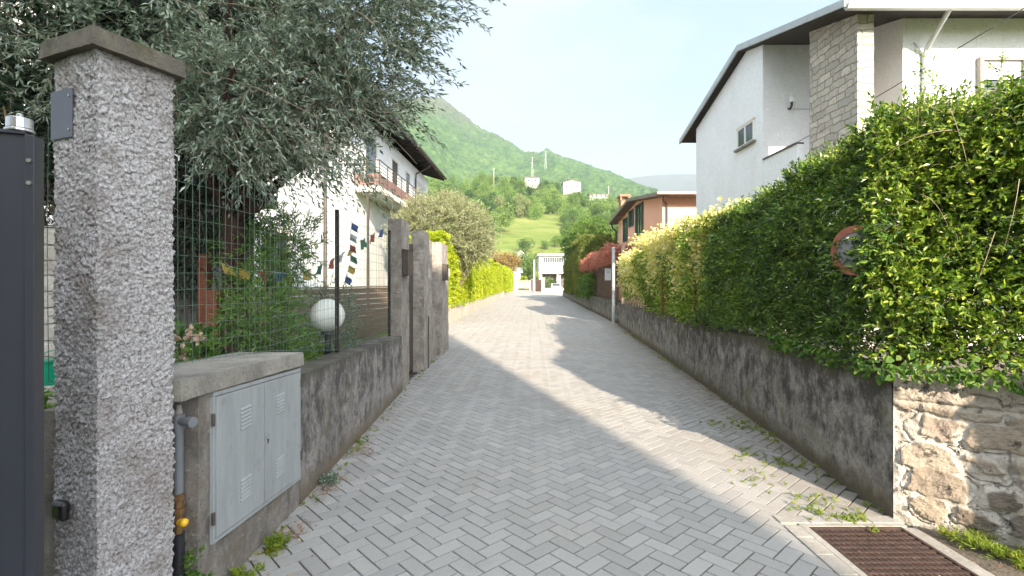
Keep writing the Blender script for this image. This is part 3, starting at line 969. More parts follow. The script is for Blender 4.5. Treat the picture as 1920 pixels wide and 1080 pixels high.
for k, (ya, yb) in enumerate(((2.523, 3.007), (3.019, 3.512))):
    mb = MB(); strip(mb, ya, yb, lambda y: zb(y) + .006, lambda y: zt(y) - .006, -1.497, -1.4745)
    d = mb.build("door", M_DOOR, c, bevel=.003)
    lv = MB()
    ym = (ya + yb) / 2 + (.03 if k == 0 else -.06)
    for zz in ((zt(ym) - .165), (zb(ym) + .165)):
        lv = MB()
        for q in range(6):
            z = zz - .055 + q * .021
            lv.add([(-1.4742, ym - .055, z + .011), (-1.4742, ym + .055, z + .011), (-1.4675, ym + .055, z), (-1.4675, ym - .055, z), (-1.4742, ym - .055, z - .003), (-1.4742, ym + .055, z - .003)],
                   [(0, 3, 2, 1), (3, 4, 5, 2), (0, 4, 3), (1, 2, 5)])
        lv.build("louvre", M_DOOR, d)
    if k == 1:
        kk = MB(); kk.cyl((-1.4744, ya + .03, .62), (-1.470, ya + .03, .62), .007); kk.box(-1.4744, -1.4715, ya + .026, ya + .034, .600, .612); kk.build("keyhole", M_BLACK, d)
for y, zz in ((2.497, .86), (2.497, .37), (3.539, .84), (3.539, .33)):
    mb = MB(); mb.cyl((-1.478, y, zz), (-1.478, y, zz + .06), .009); mb.build("hinge", M_BROWNMETAL, c)

pp = thing("gas_pipe", "grey service pipe with brass fitting and yellow cap standing between pillar and meter cabinet", "pipe", (-1.56, 2.36, 0))
mb = MB(); mb.cyl((-1.56, 2.36, .585), (-1.56, 2.36, .90), .021, n=16); mb.build("riser", M_GREYPIPE, pp, smooth=False)
mb = MB(); mb.cyl((-1.56, 2.36, .885), (-1.56, 2.36, .955), .027, n=16); mb.cyl((-1.56, 2.36, .925), (-1.485, 2.335, .925), .020, n=16); mb.cyl((-1.497, 2.339, .925), (-1.473, 2.331, .925), .026, n=8)
mb.build("tee", M_GREYPIPE, pp)
mb = MB(); mb.cyl((-1.56, 2.36, .956), (-1.56, 2.36, 1.0), .018, .012, n=12); mb.build("stopper", M_PALECON, pp)
mb = MB(); mb.cyl((-1.56, 2.36, .555), (-1.56, 2.36, .584), .027, n=8); mb.cyl((-1.56, 2.36, .52), (-1.56, 2.36, .554), .022, n=12); mb.cyl((-1.56, 2.36, .49), (-1.56, 2.36, .519), .029, n=8); mb.cyl((-1.56, 2.36, .40), (-1.56, 2.36, .489), .021, n=12)
mb.build("brass_fitting", M_BRASS, pp)
mb = MB(); mb.cyl((-1.545, 2.345, .455), (-1.515, 2.33, .462), .016, n=12); mb.sphere((-1.513, 2.328, .463), .019, 12, 8); mb.build("yellow_cap", M_YELLOW, pp)
mb = MB(); mb.cyl((-1.56, 2.36, -.02), (-1.56, 2.36, .399), .026, n=14); mb.build("lower_sleeve", M_BLACK, pp)

# ================================================================== LOW WALL, POSTS AND PILLARS
w = MB()
roughbox(w, [(-1.78, 3.58, -.03), (-1.505, 3.58, -.03), (-1.585, 7.30, -.03), (-1.82, 7.30, -.03)], [(-1.78, 3.58, .915), (-1.510, 3.58, .915), (-1.59, 7.30, .80), (-1.82, 7.30, .80)], .035, .004, 22, 3, 12, amp2=.012, freq2=2.2)
tag(w.build("low_wall", M_WALLCON), "blackened low concrete wall under the wire fence on the left", "wall")

gp = thing("gate_post", "concrete post at the end of the wire fence with a brown letterbox", "post", (-1.7, 7.55, 0))
mb = MB(); roughbox(mb, quad4(-1.80, -1.60, 7.31, 7.86, -.03), quad4(-1.80, -1.605, 7.31, 7.86, 2.50), .02, .009, 30, 3, 14, amp2=.014, freq2=2)
mb.build("shaft", M_PILLARCON, gp)
def letterbox(parent, x, y0, y1, z0, z1, mat, depth=.09):
    mb = MB(); mb.box(x, x + depth, y0, y1, z0, z1)
    b = mb.build("letterbox", mat, parent, bevel=.004)
    mb = MB(); mb.hexa([(x - .002, y0 - .01, z1 + .002), (x + depth + .015, y0 - .01, z1 - .012), (x + depth + .015, y1 + .01, z1 - .012), (x - .002, y1 + .01, z1 + .002)],
                       [(x - .002, y0 - .01, z1 + .012), (x + depth + .015, y0 - .01, z1 - .004), (x + depth + .015, y1 + .01, z1 - .004), (x - .002, y1 + .01, z1 + .012)])
    mb.build("lid", mat, b)
    mb = MB(); mb.box(x + depth + .0005, x + depth + .003, y0 + .05, y1 - .05, z1 - .09, z1 - .07); mb.build("slot", M_BLACK, b)
letterbox(gp, -1.594, 7.32, 7.66, 1.68, 2.05, M_BROWNMETAL)
mb = MB(); mb.box(-1.79, -1.75, 7.93, 8.86, .05, 2.2); mb.box(-1.80, -1.74, 7.87, 7.93, 0, 2.25); mb.box(-1.80, -1.74, 8.83, 8.885, 0, 2.25)
tag(mb.build("side_gate", M_BROWNMETAL, bevel=.004), "narrow dark metal gate between the concrete post and the wide pillar", "gate")

cp = thing("concrete_pillar", "pebbly concrete pillar with a recessed doorbell, middle of the three on the left", "pillar", (-1.65, 9.6, 0))
mb = MB(); roughbox(mb, quad4(-1.78, -1.55, 8.9, 9.45, -.03), quad4(-1.78, -1.56, 8.9, 9.45, 2.49), .02, .011, 30, 3, 24, amp2=.012, freq2=2.5)
mb.build("front_shaft", M_PILLARCON, cp)
mb = MB(); roughbox(mb, quad4(-1.80, -1.67, 9.452, 10.55, -.03), quad4(-1.80, -1.67, 9.452, 10.55, 2.43), .025, .011, 30, 3, 25, amp2=.012, freq2=2.5)
roughbox(mb, quad4(-1.665, -1.60, 9.452, 10.55, -.03), quad4(-1.665, -1.61, 9.452, 10.55, 1.02), .05, .006, 18, 3, 26)
mb.build("recessed_panel", M_PILLARCON, cp)
mb = MB(); mb.box(-1.665, -1.60, 9.62, 9.80, 1.67, 1.86); mb.build("doorbell", plain("white_plastic", (.6, .6, .62), .4), cp, bevel=.006)
mb = MB(); mb.box(-1.665, -1.64, 9.62, 9.80, 2.20, 2.32); mb.build("number_tile", plain("cream_tile", (.5, .47, .38), .4), cp, bevel=.003)
mb = MB(); mb.cyl((-1.54, 9.30, .0), (-1.54, 9.30, .95), .010); mb.build("conduit", M_BROWNMETAL, cp)
cp = thing("concrete_pillar", "pebbly concrete pillar with a brown letterbox, next to the yellow green hedge", "pillar", (-1.65, 11.4, 0))
mb = MB(); roughbox(mb, quad4(-1.80, -1.50, 10.9, 11.95, -.03), quad4(-1.79, -1.52, 10.9, 11.95, 2.44), .022, .011, 30, 3, 27, amp2=.015, freq2=2.5)
mb.build("shaft", M_PILLARCON, cp)
letterbox(cp, -1.512, 10.93, 11.25, 1.62, 1.97, M_BROWNMETAL, .10)
mb = MB(); mb.box(-1.51, -1.47, 11.75, 11.93, 1.72, 1.90); mb.build("number_tile", bpy.data.materials["white_plastic"], cp, bevel=.003)
mb = MB(); mb.box(-1.79, -1.75, 10.6, 10.87, .05, 2.15)
tag(mb.build("filler_panel", M_BROWNMETAL), "brown metal strip between the two pebbly pillars", "panel")

# ================================================================== WIRE FENCE
FP = [(-1.985, 2.15, 1.135), (-1.86, 3.0, 1.10), (-1.74, 3.62, 1.07), (-1.735, 5.04, .885), (-1.745, 7.25, .82)]
M_WIRE = plain("dark_green_wire", (0.085, 0.14, 0.10), 0.5, 0, 0.1, 10, 0)
M_POST = plain("dark_brown_post", (0.028, 0.018, 0.02), 0.45, 0.2, 0.15, 10, 0.05)
fn = thing("wire_fence", "green welded wire mesh fence on dark posts above the low wall", "fence", (-1.74, 5, .8))
def fxy(y): return float(np.interp(y, [a[1] for a in FP], [a[0] for a in FP])), float(np.interp(y, [a[1] for a in FP], [a[2] for a in FP]))
mb = MB(); posts = []
FT = 2.24
ysf = []
y = 2.16
while y < 7.27:
    ysf.append(y); y += .0525
jit = lambda: random.uniform(-.003, .003)
for y in ysf:
    x, z = fxy(y)
    mb.tube([(x, y, z), (x + jit() * 2, y + jit() * 2, (z + FT) / 2), (x + jit(), y + jit(), FT + .02)], .0016, 3)
z = 0.0
k = 0
while k < 15:
    zz = FT - k * .1016
    pts = []
    for y in ysf[::4] + [ysf[-1]]:
        x, zb_ = fxy(y)
        if zz > zb_: pts.append((x + jit(), y, zz + .008 * math.sin(y * 2 + k) + jit()))
    if len(pts) > 1: mb.tube(pts, .0020, 3)
    k += 1
pts = []
for y in ysf[::4] + [ysf[-1]]:
    x, zb_ = fxy(y); pts.append((x, y, zb_ + .012))
mb.tube(pts, .0022, 4)
mb.build("wire_mesh", M_WIRE, fn)
for y, tp in ((5.04, 2.30), (7.22, 2.32)):
    x, zb_ = fxy(y)
    mb = MB(); mb.box(x - .03, x + .006, y - .017, y + .017, zb_ - .03, tp); mb.build("post", M_POST, fn, bevel=.003)

# ================================================================== GARDEN BEHIND THE FENCE
gl = thing("globe_lamp", "white frosted globe lamp on a short black post behind the wire fence", "lamp", (-1.945, 5.32, .25))
mb = MB(); mb.sphere((-1.945, 5.32, 1.225), .175, 32, 20)
m_, n_, l_, bs_, o_ = newmat("frosted_globe"); bs_.inputs['Base Color'].default_value = (.78, .80, .76, 1); bs_.inputs['Roughness'].default_value = .25
bs_.inputs['Subsurface Weight'].default_value = .0
mb.build("globe", m_, gl, smooth=True)
mb = MB(); mb.cyl((-1.945, 5.32, 1.03), (-1.945, 5.32, 1.06), .075, .06, n=20); mb.build("collar", M_BLACK, gl)
mb = MB(); mb.cyl((-1.945, 5.32, .22), (-1.945, 5.32, 1.03), .032, n=16); mb.build("pole", M_BLACK, gl)

def M_wood(name, a, b, sc=1.0):
    m, n, l, bs, o = newmat(name)
    v = coords(n, l, (1.2 * sc, 1.2 * sc, 22 * sc))
    r = ramp(n, [(0.3, a), (0.7, b)])
    l.new(noise(n, l, v, 2.5, 7, 0.65), r.inputs['Fac'])
    l.new(r.outputs['Color'], bs.inputs['Base Color']); bs.inputs['Roughness'].default_value = .8
    bump(n, l, noise(n, l, v, 6, 5), .3, .004, bs)
    return m
M_BOARD = M_wood("weathered_boards", (0.16, 0.11, 0.075), (0.28, 0.20, 0.14))
bf = thing("board_fence", "low fence of weathered horizontal brown boards behind the garden bushes", "fence", (-4, 8.5, .25))
A, B = Vector((-4.6, 5.9, 0)), Vector((-3.15, 13.0, 0))
mb = MB()
for k in range(9):
    z0 = .30 + k * .128
    mb.wallseg((A.x, A.y), (B.x, B.y), .028 + .004 * (k % 2), z0, z0 + .12, 1)
mb.build("board_panel", M_BOARD, bf)
mb = MB(); mb.wallseg((A.x + .03, A.y), (B.x + .03, B.y), .09, 1.455, 1.485, 1); mb.build("top_rail", M_BOARD, bf)
M_RED = M_wood("red_brown_stain", (0.11, 0.032, 0.018), (0.20, 0.065, 0.035))
for (px, y, zt_, w_) in ((384, 5.1, 1.86, .045), (402, 4.9, 1.50, .06)):
    x = (px - 960) / 946 * y
    mb = MB(); mb.box(x - w_, x + w_, y - w_, y + w_, .2, zt_)
    tag(mb.build("wooden_stake", M_RED, bevel=.006), "taller red-brown timber stake beside the stone porch pier" if w_ < .05 else "shorter thick red-brown timber stake in front of the board fence", "stake")
M_PIER = stonework("pale_ashlar", .19, .16, (0.40, 0.40, 0.40), (0.26, 0.26, 0.265), (0.16, 0.155, 0.15), (0.20, 0.19, 0.18), .008, warp=.03, bstr=.6)
mb = MB(); roughbox(mb, quad4(-3.86, -3.40, 5.5, 5.95, .2), quad4(-3.86, -3.40, 5.5, 5.95, 1.77), .03, .006, 14, 3, 44)
tag(mb.build("stone_pier", M_PIER), "squared pale stone pier under the porch roof", "pier")
mb = MB(); mb.box(-3.70, -3.58, 5.66, 5.78, 1.775, 2.68)
tag(mb.build("porch_post", M_BOARD, bevel=.005), "wooden post standing on the stone pier", "post")
po = thing("porch", "flat porch roof with a grey fascia over the left garden", "porch roof", (-5, 5.5, 2.7))
mb = MB(); mb.box(-6.3, -3.52, 5.3, 7.45, 2.69, 2.83); mb.build("roof_slab", plain("dark_timber_soffit", (.045, .032, .025), .8), po)
mb = MB(); mb.box(-3.515, -3.48, 5.3, 7.49, 2.66, 2.85); mb.box(-6.3, -3.52, 7.455, 7.49, 2.66, 2.85); mb.build("fascia", plain("grey_fascia", (.20, .195, .185), .7), po)

M_CREAM = concrete("cream_render", (0.72, 0.67, 0.58), (0.66, 0.61, 0.53), (0.42, 0.38, 0.32), 0.25, scale=.6, bstr=0.15)
M_WHITE = concrete("white_render", (0.80, 0.82, 0.85), (0.75, 0.77, 0.80), (0.52, 0.50, 0.47), 0.22, scale=.5, bstr=0.12)
mb = MB(); roughbox(mb, quad4(-5.6, -3.95, 4.7, 4.95, .2), quad4(-5.6, -3.95, 4.7, 4.95, 2.1), .08, .01, 10, 3, 45)
tag(mb.build("garden_wall", stonework("pale_rubble", .34, .15, (0.46, 0.43, 0.38), (0.36, 0.33, 0.29), (0.25, 0.22, 0.19), (0.40, 0.38, 0.34), .02)), "pale stone garden wall seen in the slit between gate and pillar", "wall")
bk = thing("bucket", "small green plastic bucket hanging in the slit between gate and pillar", "bucket", (-3.68, 4.05, .85))
mb = MB(); mb.cyl((-3.68, 4.05, .76), (-3.68, 4.05, .94), .075, .098, n=20, caps=True); mb.build("body", plain("green_plastic", (.0, .22, .12), .35), bk)
mb = MB(); mb.cyl((-3.68, 4.05, .941), (-3.68, 4.05, .955), .106, n=20); mb.build("rim", bpy.data.materials["green_plastic"], bk)
mb = MB(); mb.tube([(-3.68 + .1 * math.cos(t), 4.05, .955 + .07 * math.sin(t)) for t in np.linspace(0, math.pi, 9)], .004, 5); mb.build("handle", bpy.data.materials["green_plastic"], bk)
mb = MB(); mb.box(-3.9, -3.5, 3.95, 4.15, .2, .757)
tag(mb.build("plinth_block", M_SLAB, bevel=.01), "low concrete block under the green bucket", "block")

# prayer flags
FC = {"blue": (.06, .10, .30), "white": (.50, .53, .58), "red": (.42, .10, .08), "green": (.07, .20, .13), "yellow": (.60, .42, .09)}
FM = {k: leafmat("flag_" + k, [v, tuple(x * .8 for x in v)], .35, .8, tcol=(1.2, 1.2, 1.2)) for k, v in FC.items()}
def flags(pts, n, order, label, sz=.12, vertical=False):
    pts = [Vector(p) for p in pts]
    t = thing("prayer_flags", label, "flag string", tuple(pts[0]), "strings of prayer flags")
    cum = [0]
    for a, b in zip(pts, pts[1:]): cum.append(cum[-1] + (b - a).length)
    def at(s):
        s = min(max(s, 0), cum[-1]); k = max(i for i in range(len(cum) - 1) if cum[i] <= s)
        f = (s - cum[k]) / (cum[k + 1] - cum[k]); return pts[k].lerp(pts[k + 1], f)
    mb = MB(); mb.tube([tuple(at(cum[-1] * k / 20)) for k in range(21)], .0028, 4); mb.build("cord", FM["white"], t)
    for k in range(n):
        s = cum[-1] * (k + .5) / n
        a, b = at(s - sz / 2), at(s + sz / 2)
        sw = random.uniform(-.6, .6); U, Vn = 7, 7
        V, F = [], []
        side = Vector((0.9, 0.3, 0)) if not vertical else Vector((.85, .2, -.15))
        for j in range(Vn + 1):
            for i in range(U + 1):
                q = a.lerp(b, i / U)
                h = j / Vn * sz * 1.05
                ph = math.sin(i * 1.1 + k) * .018 * j / Vn + sw * h * .5
                if vertical: q = q + side * h + Vector((0, ph, -h * .35))
                else: q = q + Vector((ph, ph * .6, -h + .01 * math.sin(i + j * 1.3 + k)))
                V.append(tuple(q))
        for j in range(Vn):
            for i in range(U):
                F.append((j * (U + 1) + i, j * (U + 1) + i + 1, (j + 1) * (U + 1) + i + 1, (j + 1) * (U + 1) + i))
        mb = MB(); mb.add(V, F); mb.build("flag", FM[order[k % len(order)]], t, smooth=True)
flags([(-1.78, 7.15, 2.36), (-1.98, 6.6, 2.12), (-2.12, 6.1, 1.88), (-2.25, 5.65, 1.72), (-2.45, 5.3, 1.63)], 9, ["blue", "red", "green", "yellow", "white", "red", "green", "yellow", "yellow"],
      "string of coloured prayer flags sloping down from the concrete post", .105)
flags([(-2.03, 6.4, 2.36), (-2.06, 6.4, 2.1), (-2.03, 6.35, 1.85), (-2.10, 6.3, 1.55)], 6, ["blue", "white", "red", "green", "yellow", "blue"],
      "string of coloured prayer flags hanging straight down inside the fence", .085, True)
flags([(-2.75, 4.7, 1.76), (-2.6, 4.8, 1.70), (-2.2, 5.0, 1.66)], 4, ["yellow", "yellow", "red", "blue"],
      "short string of yellow and red prayer flags among the bushes", .09)

# ================================================================== HOUSES
def spin(mb, cx, cy_, ang):
    """turn everything collected so far about a vertical axis"""
    c_, s_ = math.cos(ang), math.sin(ang)
    for V in mb.V:
        x, y = V[:, 0] - cx, V[:, 1] - cy_
        V[:, 0], V[:, 1] = cx + x * c_ - y * s_, cy_ + x * s_ + y * c_
    return mb
LEAN = -math.atan2(40, 946)
def sa(mb): return spin(mb, -5.95, 19, LEAN)

M_SOFFIT = M_wood("dark_soffit_boards", (0.014, 0.010, 0.009), (0.032, 0.024, 0.020), .6)
M_TILE = concrete("roof_tile", (0.26, 0.17, 0.13), (0.17, 0.11, 0.085), (0.08, 0.06, 0.05), 0.4, scale=.8)
M_GLASS = plain("window_glass", (0.05, 0.065, 0.07), 0.06, 0, 0.2, 2, 0)
M_WHITEPAINT = plain("white_paint", (0.72, 0.72, 0.70), 0.5, 0, 0.04, 5, 0.03)
M_ZINC = plain("pale_zinc", (0.42, 0.45, 0.45), 0.45, 0.3, 0.1, 4, 0.05)
M_DARKMETAL = plain("dark_metal", (0.05, 0.045, 0.042), 0.5, 0.3, 0.15, 10, 0.05)
M_REDPANEL = plain("faded_red_panel", (0.22, 0.12, 0.105), 0.6, 0, 0.12, 3, 0.05)
M_GREENSH = plain("dark_green_shutter", (0.03, 0.075, 0.06), 0.6, 0, 0.15, 6, 0.1)

A_ = thing("house", "white two-storey house with red-panelled balcony and deep dark eaves behind the left garden", "house", (-9, 20, 0))
mb = MB()
mb.box(-15, -7.4, 9, 32.3, 0, 8.35)
mb.box(-7.4, -5.95, 9, 29.4, 0, 8.15); mb.box(-7.4, -5.95, 31.9, 32.3, 0, 8.15)
mb.box(-7.4, -5.95, 29.4, 31.9, 0, 5.15); mb.box(-7.4, -5.95, 29.4, 31.9, 7.5, 8.15)
sa(mb).build("wall", M_WHITE, A_)
mb = MB()
prof = [(-4.95, 8.28), (-10.5, 9.95), (-16, 8.28)]
V = []
for y in (8.2, 32.95):
    for x, z in prof: V.append((x, y, z))
    for x, z in reversed(prof): V.append((x, y, z + .16))
mb.add(V, [(0, 1, 4, 5), (1, 2, 3, 4), (11, 10, 7, 6), (10, 9, 8, 7), (0, 6, 7, 1), (1, 7, 8, 2), (5, 4, 10, 11), (4, 3, 9, 10), (0, 5, 11, 6), (2, 8, 9, 3)])
rf = sa(mb).build("roof", M_TILE, A_, fix=True)
mb = MB()
y = 8.5
while y < 32.8:
    mb.add([(-4.98, y, 8.16), (-4.98, y + .09, 8.16), (-7.3, y + .09, 8.86), (-7.3, y, 8.86), (-4.98, y, 8.27), (-4.98, y + .09, 8.27), (-7.3, y + .09, 8.975), (-7.3, y, 8.975)],
           [(0, 1, 2, 3), (4, 7, 6, 5), (0, 4, 5, 1), (1, 5, 6, 2), (2, 6, 7, 3), (3, 7, 4, 0)])
    y += .55
sa(mb).build("rafters", M_SOFFIT, rf)
mb = MB(); mb.box(-4.95, -4.83, 8.2, 32.95, 8.27, 8.40); sa(mb).build("gutter", M_DARKMETAL, rf, bevel=.03)
bal = MB(); bal.box(-5.945, -4.98, 19, 25.4, 5.0, 5.22)
b = sa(bal).build("balcony", M_CREAM, A_, bevel=.01)
mb = MB(); mb.box(-5.93, -5.02, 19.0, 19.03, 5.24, 5.68); mb.box(-5.01, -4.985, 19.0, 25.4, 5.24, 5.68)
sa(mb).build("balcony_panel", M_REDPANEL, b)
mb = MB()
for z in (5.76, 5.88, 6.02, 6.16):
    mb.box(-5.93, -4.98, 18.985, 19.005, z, z + .025 + (.02 if z > 6.1 else 0)); mb.box(-4.99, -4.97, 19, 25.4, z, z + .025 + (.02 if z > 6.1 else 0))
for y in np.arange(19, 25.5, 1.06): mb.box(-4.995, -4.965, y - .015, y + .015, 5.22, 6.2)
mb.box(-5.93, -5.90, 18.98, 19.01, 5.22, 6.2); mb.box(-5.48, -5.45, 18.98, 19.01, 5.22, 6.2)
sa(mb).build("railing", M_DARKMETAL, b)
for y0_, y1_, z0_, z1_, nm in ((24.0, 25.0, 5.23, 7.45, "balcony_door"), (20.2, 21.6, 5.23, 7.45, "balcony_door"), (11.5, 12.7, 5.9, 7.3, "window"), (15.5, 16.7, 5.9, 7.3, "window"), (12.6, 13.8, 1.3, 2.9, "window"), (26.6, 27.4, 6.2, 7.4, "window")):
    mb = MB(); mb.box(-5.95, -5.90, y0_ - .08, y0_, z0_ - .0, z1_ + .08); mb.box(-5.95, -5.90, y1_, y1_ + .08, z0_, z1_ + .08); mb.box(-5.95, -5.90, y0_, y1_, z1_, z1_ + .08); mb.box(-5.95, -5.90, y0_, y1_, z0_ - .03, z0_)
    f = sa(mb).build(nm, M_CREAM, A_)
    mb = MB(); mb.box(-5.948, -5.925, y0_ + .002, y1_ - .002, z0_ + .002, z1_ - .002); sa(mb).build("pane", M_GLASS if y0_ != 24.0 else M_DARKMETAL, f)
mb = MB(); mb.tube([(-5.0, 28.7, 8.28), (-5.35, 28.7, 8.0), (-5.86, 28.7, 7.75), (-5.88, 28.7, 7.4), (-5.88, 28.7, 0)], .05, 10)
sa(mb).build("downpipe", M_BROWNMETAL, A_)
mb = MB(); mb.cyl((-5.88, 16.2, 0), (-5.88, 16.2, 8.2), .05); sa(mb).build("downpipe", M_BROWNMETAL, A_)
mb = MB(); mb.box(-5.945, -5.90, 9.3, 12.1, .2, 3.2); sa(mb).build("garage_door", plain("dark_garage_door", (.02, .018, .016), .6), A_)
mb = MB(); mb.box(-5.5, -5.42, 19.1, 19.18, .2, 5.0); sa(mb).build("balcony_post", M_DARKMETAL, A_)
mb = MB(); mb.box(-6.02, -5.935, 9, 19.4, .2, 1.0); sa(mb).build("plinth", M_SLAB, A_)

# ------------------------------------------------------------------ white house on the right
B_ = thing("house", "tall white house with dark brown soffits and a stone fin wall above the right hedge", "house", (12, 14, 0))
zr = lambda y: 6.72 + (min(y, 13.9) - 9.5) * .2795 - max(y - 13.9, 0) * .262
def gable_block(x0, x1, ya, yb, mat, nm):
    ys_ = [ya] + ([13.9] if ya < 13.9 < yb else []) + [yb]
    pts = [(x0, yb, 0), (x0, ya, 0)] + [(x0, y, zr(y) - .002) for y in ys_]
    mb = MB(); mb.poly_prism(pts, (x1 - x0, 0, 0)); return mb.build(nm, mat, B_)
gable_block(6.46, 12, 13.0, 17.7, M_WHITE, "wall")
gable_block(7.9, 20, 10.2, 12.995, M_WHITE, "wall")
fin = thing("x", "", "x"); bpy.data.objects.remove(fin)
M_FIN = stonework("cream_ashlar", .46, .15, (0.66, 0.60, 0.52), (0.42, 0.40, 0.36), (0.40, 0.33, 0.26), (0.30, 0.26, 0.22), .014, warp=.16, bstr=.9, squash=.6)
mb = MB(); roughbox(mb, quad4(6.75, 7.07, 9.86, 11.45, 0), [(6.75, 9.86, zr(9.86) - .004), (7.07, 9.86, zr(9.86) - .004), (7.07, 11.45, zr(11.45) - .004), (6.75, 11.45, zr(11.45) - .004)], .06, .012, 7, 3, 61)
mb.build("stone_fin", M_FIN, B_)
mb = MB(); V = []
for x in (6.24, 20.5):
    V += [(x, 9.5, 6.72), (x, 13.9, 7.95), (x, 18.6, 6.72), (x, 18.6, 6.84), (x, 13.9, 8.09), (x, 9.5, 6.84)]
mb.add(V, [(0, 1, 4, 5), (1, 2, 3, 4), (11, 10, 7, 6), (10, 9, 8, 7), (0, 6, 7, 1), (1, 7, 8, 2), (5, 4, 10, 11), (4, 3, 9, 10), (0, 5, 11, 6), (2, 8, 9, 3)])
rf = mb.build("roof", M_SOFFIT, B_, fix=True)
mb = MB(); V = []
for x in (6.19, 6.237):
    V += [(x, 9.40, 6.72), (x, 13.9, 7.95), (x, 18.7, 6.70), (x, 18.7, 6.86), (x, 13.9, 8.115), (x, 9.40, 6.86)]
mb.add(V, [(0, 1, 4, 5), (1, 2, 3, 4), (11, 10, 7, 6), (10, 9, 8, 7), (0, 6, 7, 1), (1, 7, 8, 2), (5, 4, 10, 11), (4, 3, 9, 10), (0, 5, 11, 6), (2, 8, 9, 3)])
mb.build("verge_trim", M_ZINC, rf, fix=True)
mb = MB()
pr_ = [(9.495, 6.86), (9.495, 6.72), (9.44, 6.66), (9.37, 6.67), (9.34, 6.74), (9.33, 6.86), (9.35, 6.86), (9.37, 6.77), (9.44, 6.75)]
mb.poly_prism([(6.238, y, z) for y, z in pr_], (14.2, 0, 0))
mb.build("gutter", M_ZINC, rf, fix=True)
mb = MB(); mb.box(9.3, 9.72, 10.4, 10.8, 6.9, 7.60); ch = mb.build("chimney", M_PIER, rf)
mb = MB(); mb.box(9.22, 9.80, 10.32, 10.88, 7.601, 7.69); mb.build("chimney_cap", M_SLAB, ch)
mb = MB(); mb.tube([(8.19, 9.43, 6.70), (8.21, 9.55, 6.62), (8.29, 10.10, 6.24), (8.295, 10.14, 6.1), (8.295, 10.14, 0)], .045, 12)
mb.tube([(8.12, 10.19, 6.42), (8.26, 10.15, 6.18)], .012, 6)
mb.build("downpipe", M_ZINC, B_)
# gable window (in the shaded left wall)
def win_x(parent, x, y0, y1, z0, z1, nmul=1, sill=True, out=-1, frame=M_WHITEPAINT):
    mb = MB(); t = .05
    for a in ((y0, y1, z1 - t, z1), (y0, y1, z0, z0 + t), (y0, y0 + t, z0 + t, z1 - t), (y1 - t, y1, z0 + t, z1 - t)):
        mb.box(*sorted((x, x + out * .04)), a[0], a[1], a[2], a[3])
    for k in range(nmul):
        ym = y0 + (y1 - y0) * (k + 1) / (nmul + 1)
        mb.box(*sorted((x, x + out * .045)), ym - t * .6, ym + t * .6, z0 + t, z1 - t)
    f = mb.build("window", frame, parent)
    mb = MB(); mb.box(*sorted((x + out * .003, x + out * .015)), y0 + t, y1 - t, z0 + t, z1 - t); mb.build("pane", M_GLASS, f)
    if sill:
        mb = MB(); mb.box(*sorted((x + out * .002, x + out * .10)), y0 - .08, y1 + .08, z0 - .06, z0 - .002); mb.build("sill", M_SLAB, f)
        mb = MB(); mb.box(*sorted((x + out * .002, x + out * .05)), y0 - .04, y1 + .04, z1 + .002, z1 + .05); mb.build("lintel", M_CREAM, f)
    return f
win_x(B_, 6.46, 13.42, 14.42, 5.36, 5.92, 1)
# front window with half lowered roller shutter
mb = MB()
for a in ((9.38, 10.32, 6.03, 6.10), (9.38, 9.45, 4.2, 6.03), (10.25, 10.32, 4.2, 6.03)): mb.box(a[0], a[1], 10.10, 10.2, a[2], a[3])
f = mb.build("window", M_PALECON, B_)
mb = MB()
for k in range(8): mb.box(9.45, 10.25, 10.15, 10.168, 5.66 + k * .046, 5.66 + k * .046 + .041)
mb.build("roller_shutter", M_WHITEPAINT, f)
mb = MB(); mb.box(9.45, 10.25, 10.19, 10.197, 4.2, 5.66); mb.build("pane", M_GLASS, f)
mb = MB(); mb.box(9.82, 9.88, 10.17, 10.188, 4.2, 5.65); mb.box(9.45, 9.49, 10.17, 10.188, 4.2, 5.65); mb.box(10.21, 10.25, 10.17, 10.188, 4.2, 5.65); mb.build("frame", M_WHITEPAINT, f)
mb = MB(); mb.box(6.47, 6.60, 11.46, 12.99, 3.75, 4.72); mb.box(6.60, 7.89, 11.46, 12.99, 3.75, 3.9); mb.build("balcony_parapet", M_WHITE, B_)
mb = MB(); mb.box(6.44, 6.63, 11.46, 12.98, 4.722, 4.76); mb.build("parapet_coping", M_BROWNMETAL, B_)
mb = MB(); mb.tube([(7.12, 12.995, 6.05), (7.12, 12.90, 6.02), (7.12, 12.84, 6.08), (7.12, 12.84, 6.16)], .028, 8)
lm = mb.build("wall_lamp", M_BLACK, B_)
mb = MB(); mb.sphere((7.12, 12.84, 6.24), .075, 16, 10); mb.build("globe", bpy.data.materials["frosted_globe"], lm, smooth=True)
mb = MB(); mb.tube([(7.14, 12.99, 6.04), (7.88, 12.99, 6.04)], .006, 4); mb.build("lamp_cable", M_PALECON, B_)

def wire(label, a, b, sag, r=.008, n=24, mat=M_BLACK, nm="overhead_cable"):
    a, b = Vector(a), Vector(b)
    mb = MB(); mb.tube([tuple(a.lerp(b, k / n) - Vector((0, 0, sag * 4 * (k / n) * (1 - k / n)))) for k in range(n + 1)], r, 5)
    return tag(mb.build(nm, mat), label, "cable")
wire("black cable crossing in front of the tall white house", (6.50, 12.95, 4.72), (8.3, 7.2, 6.1), .06, .009)

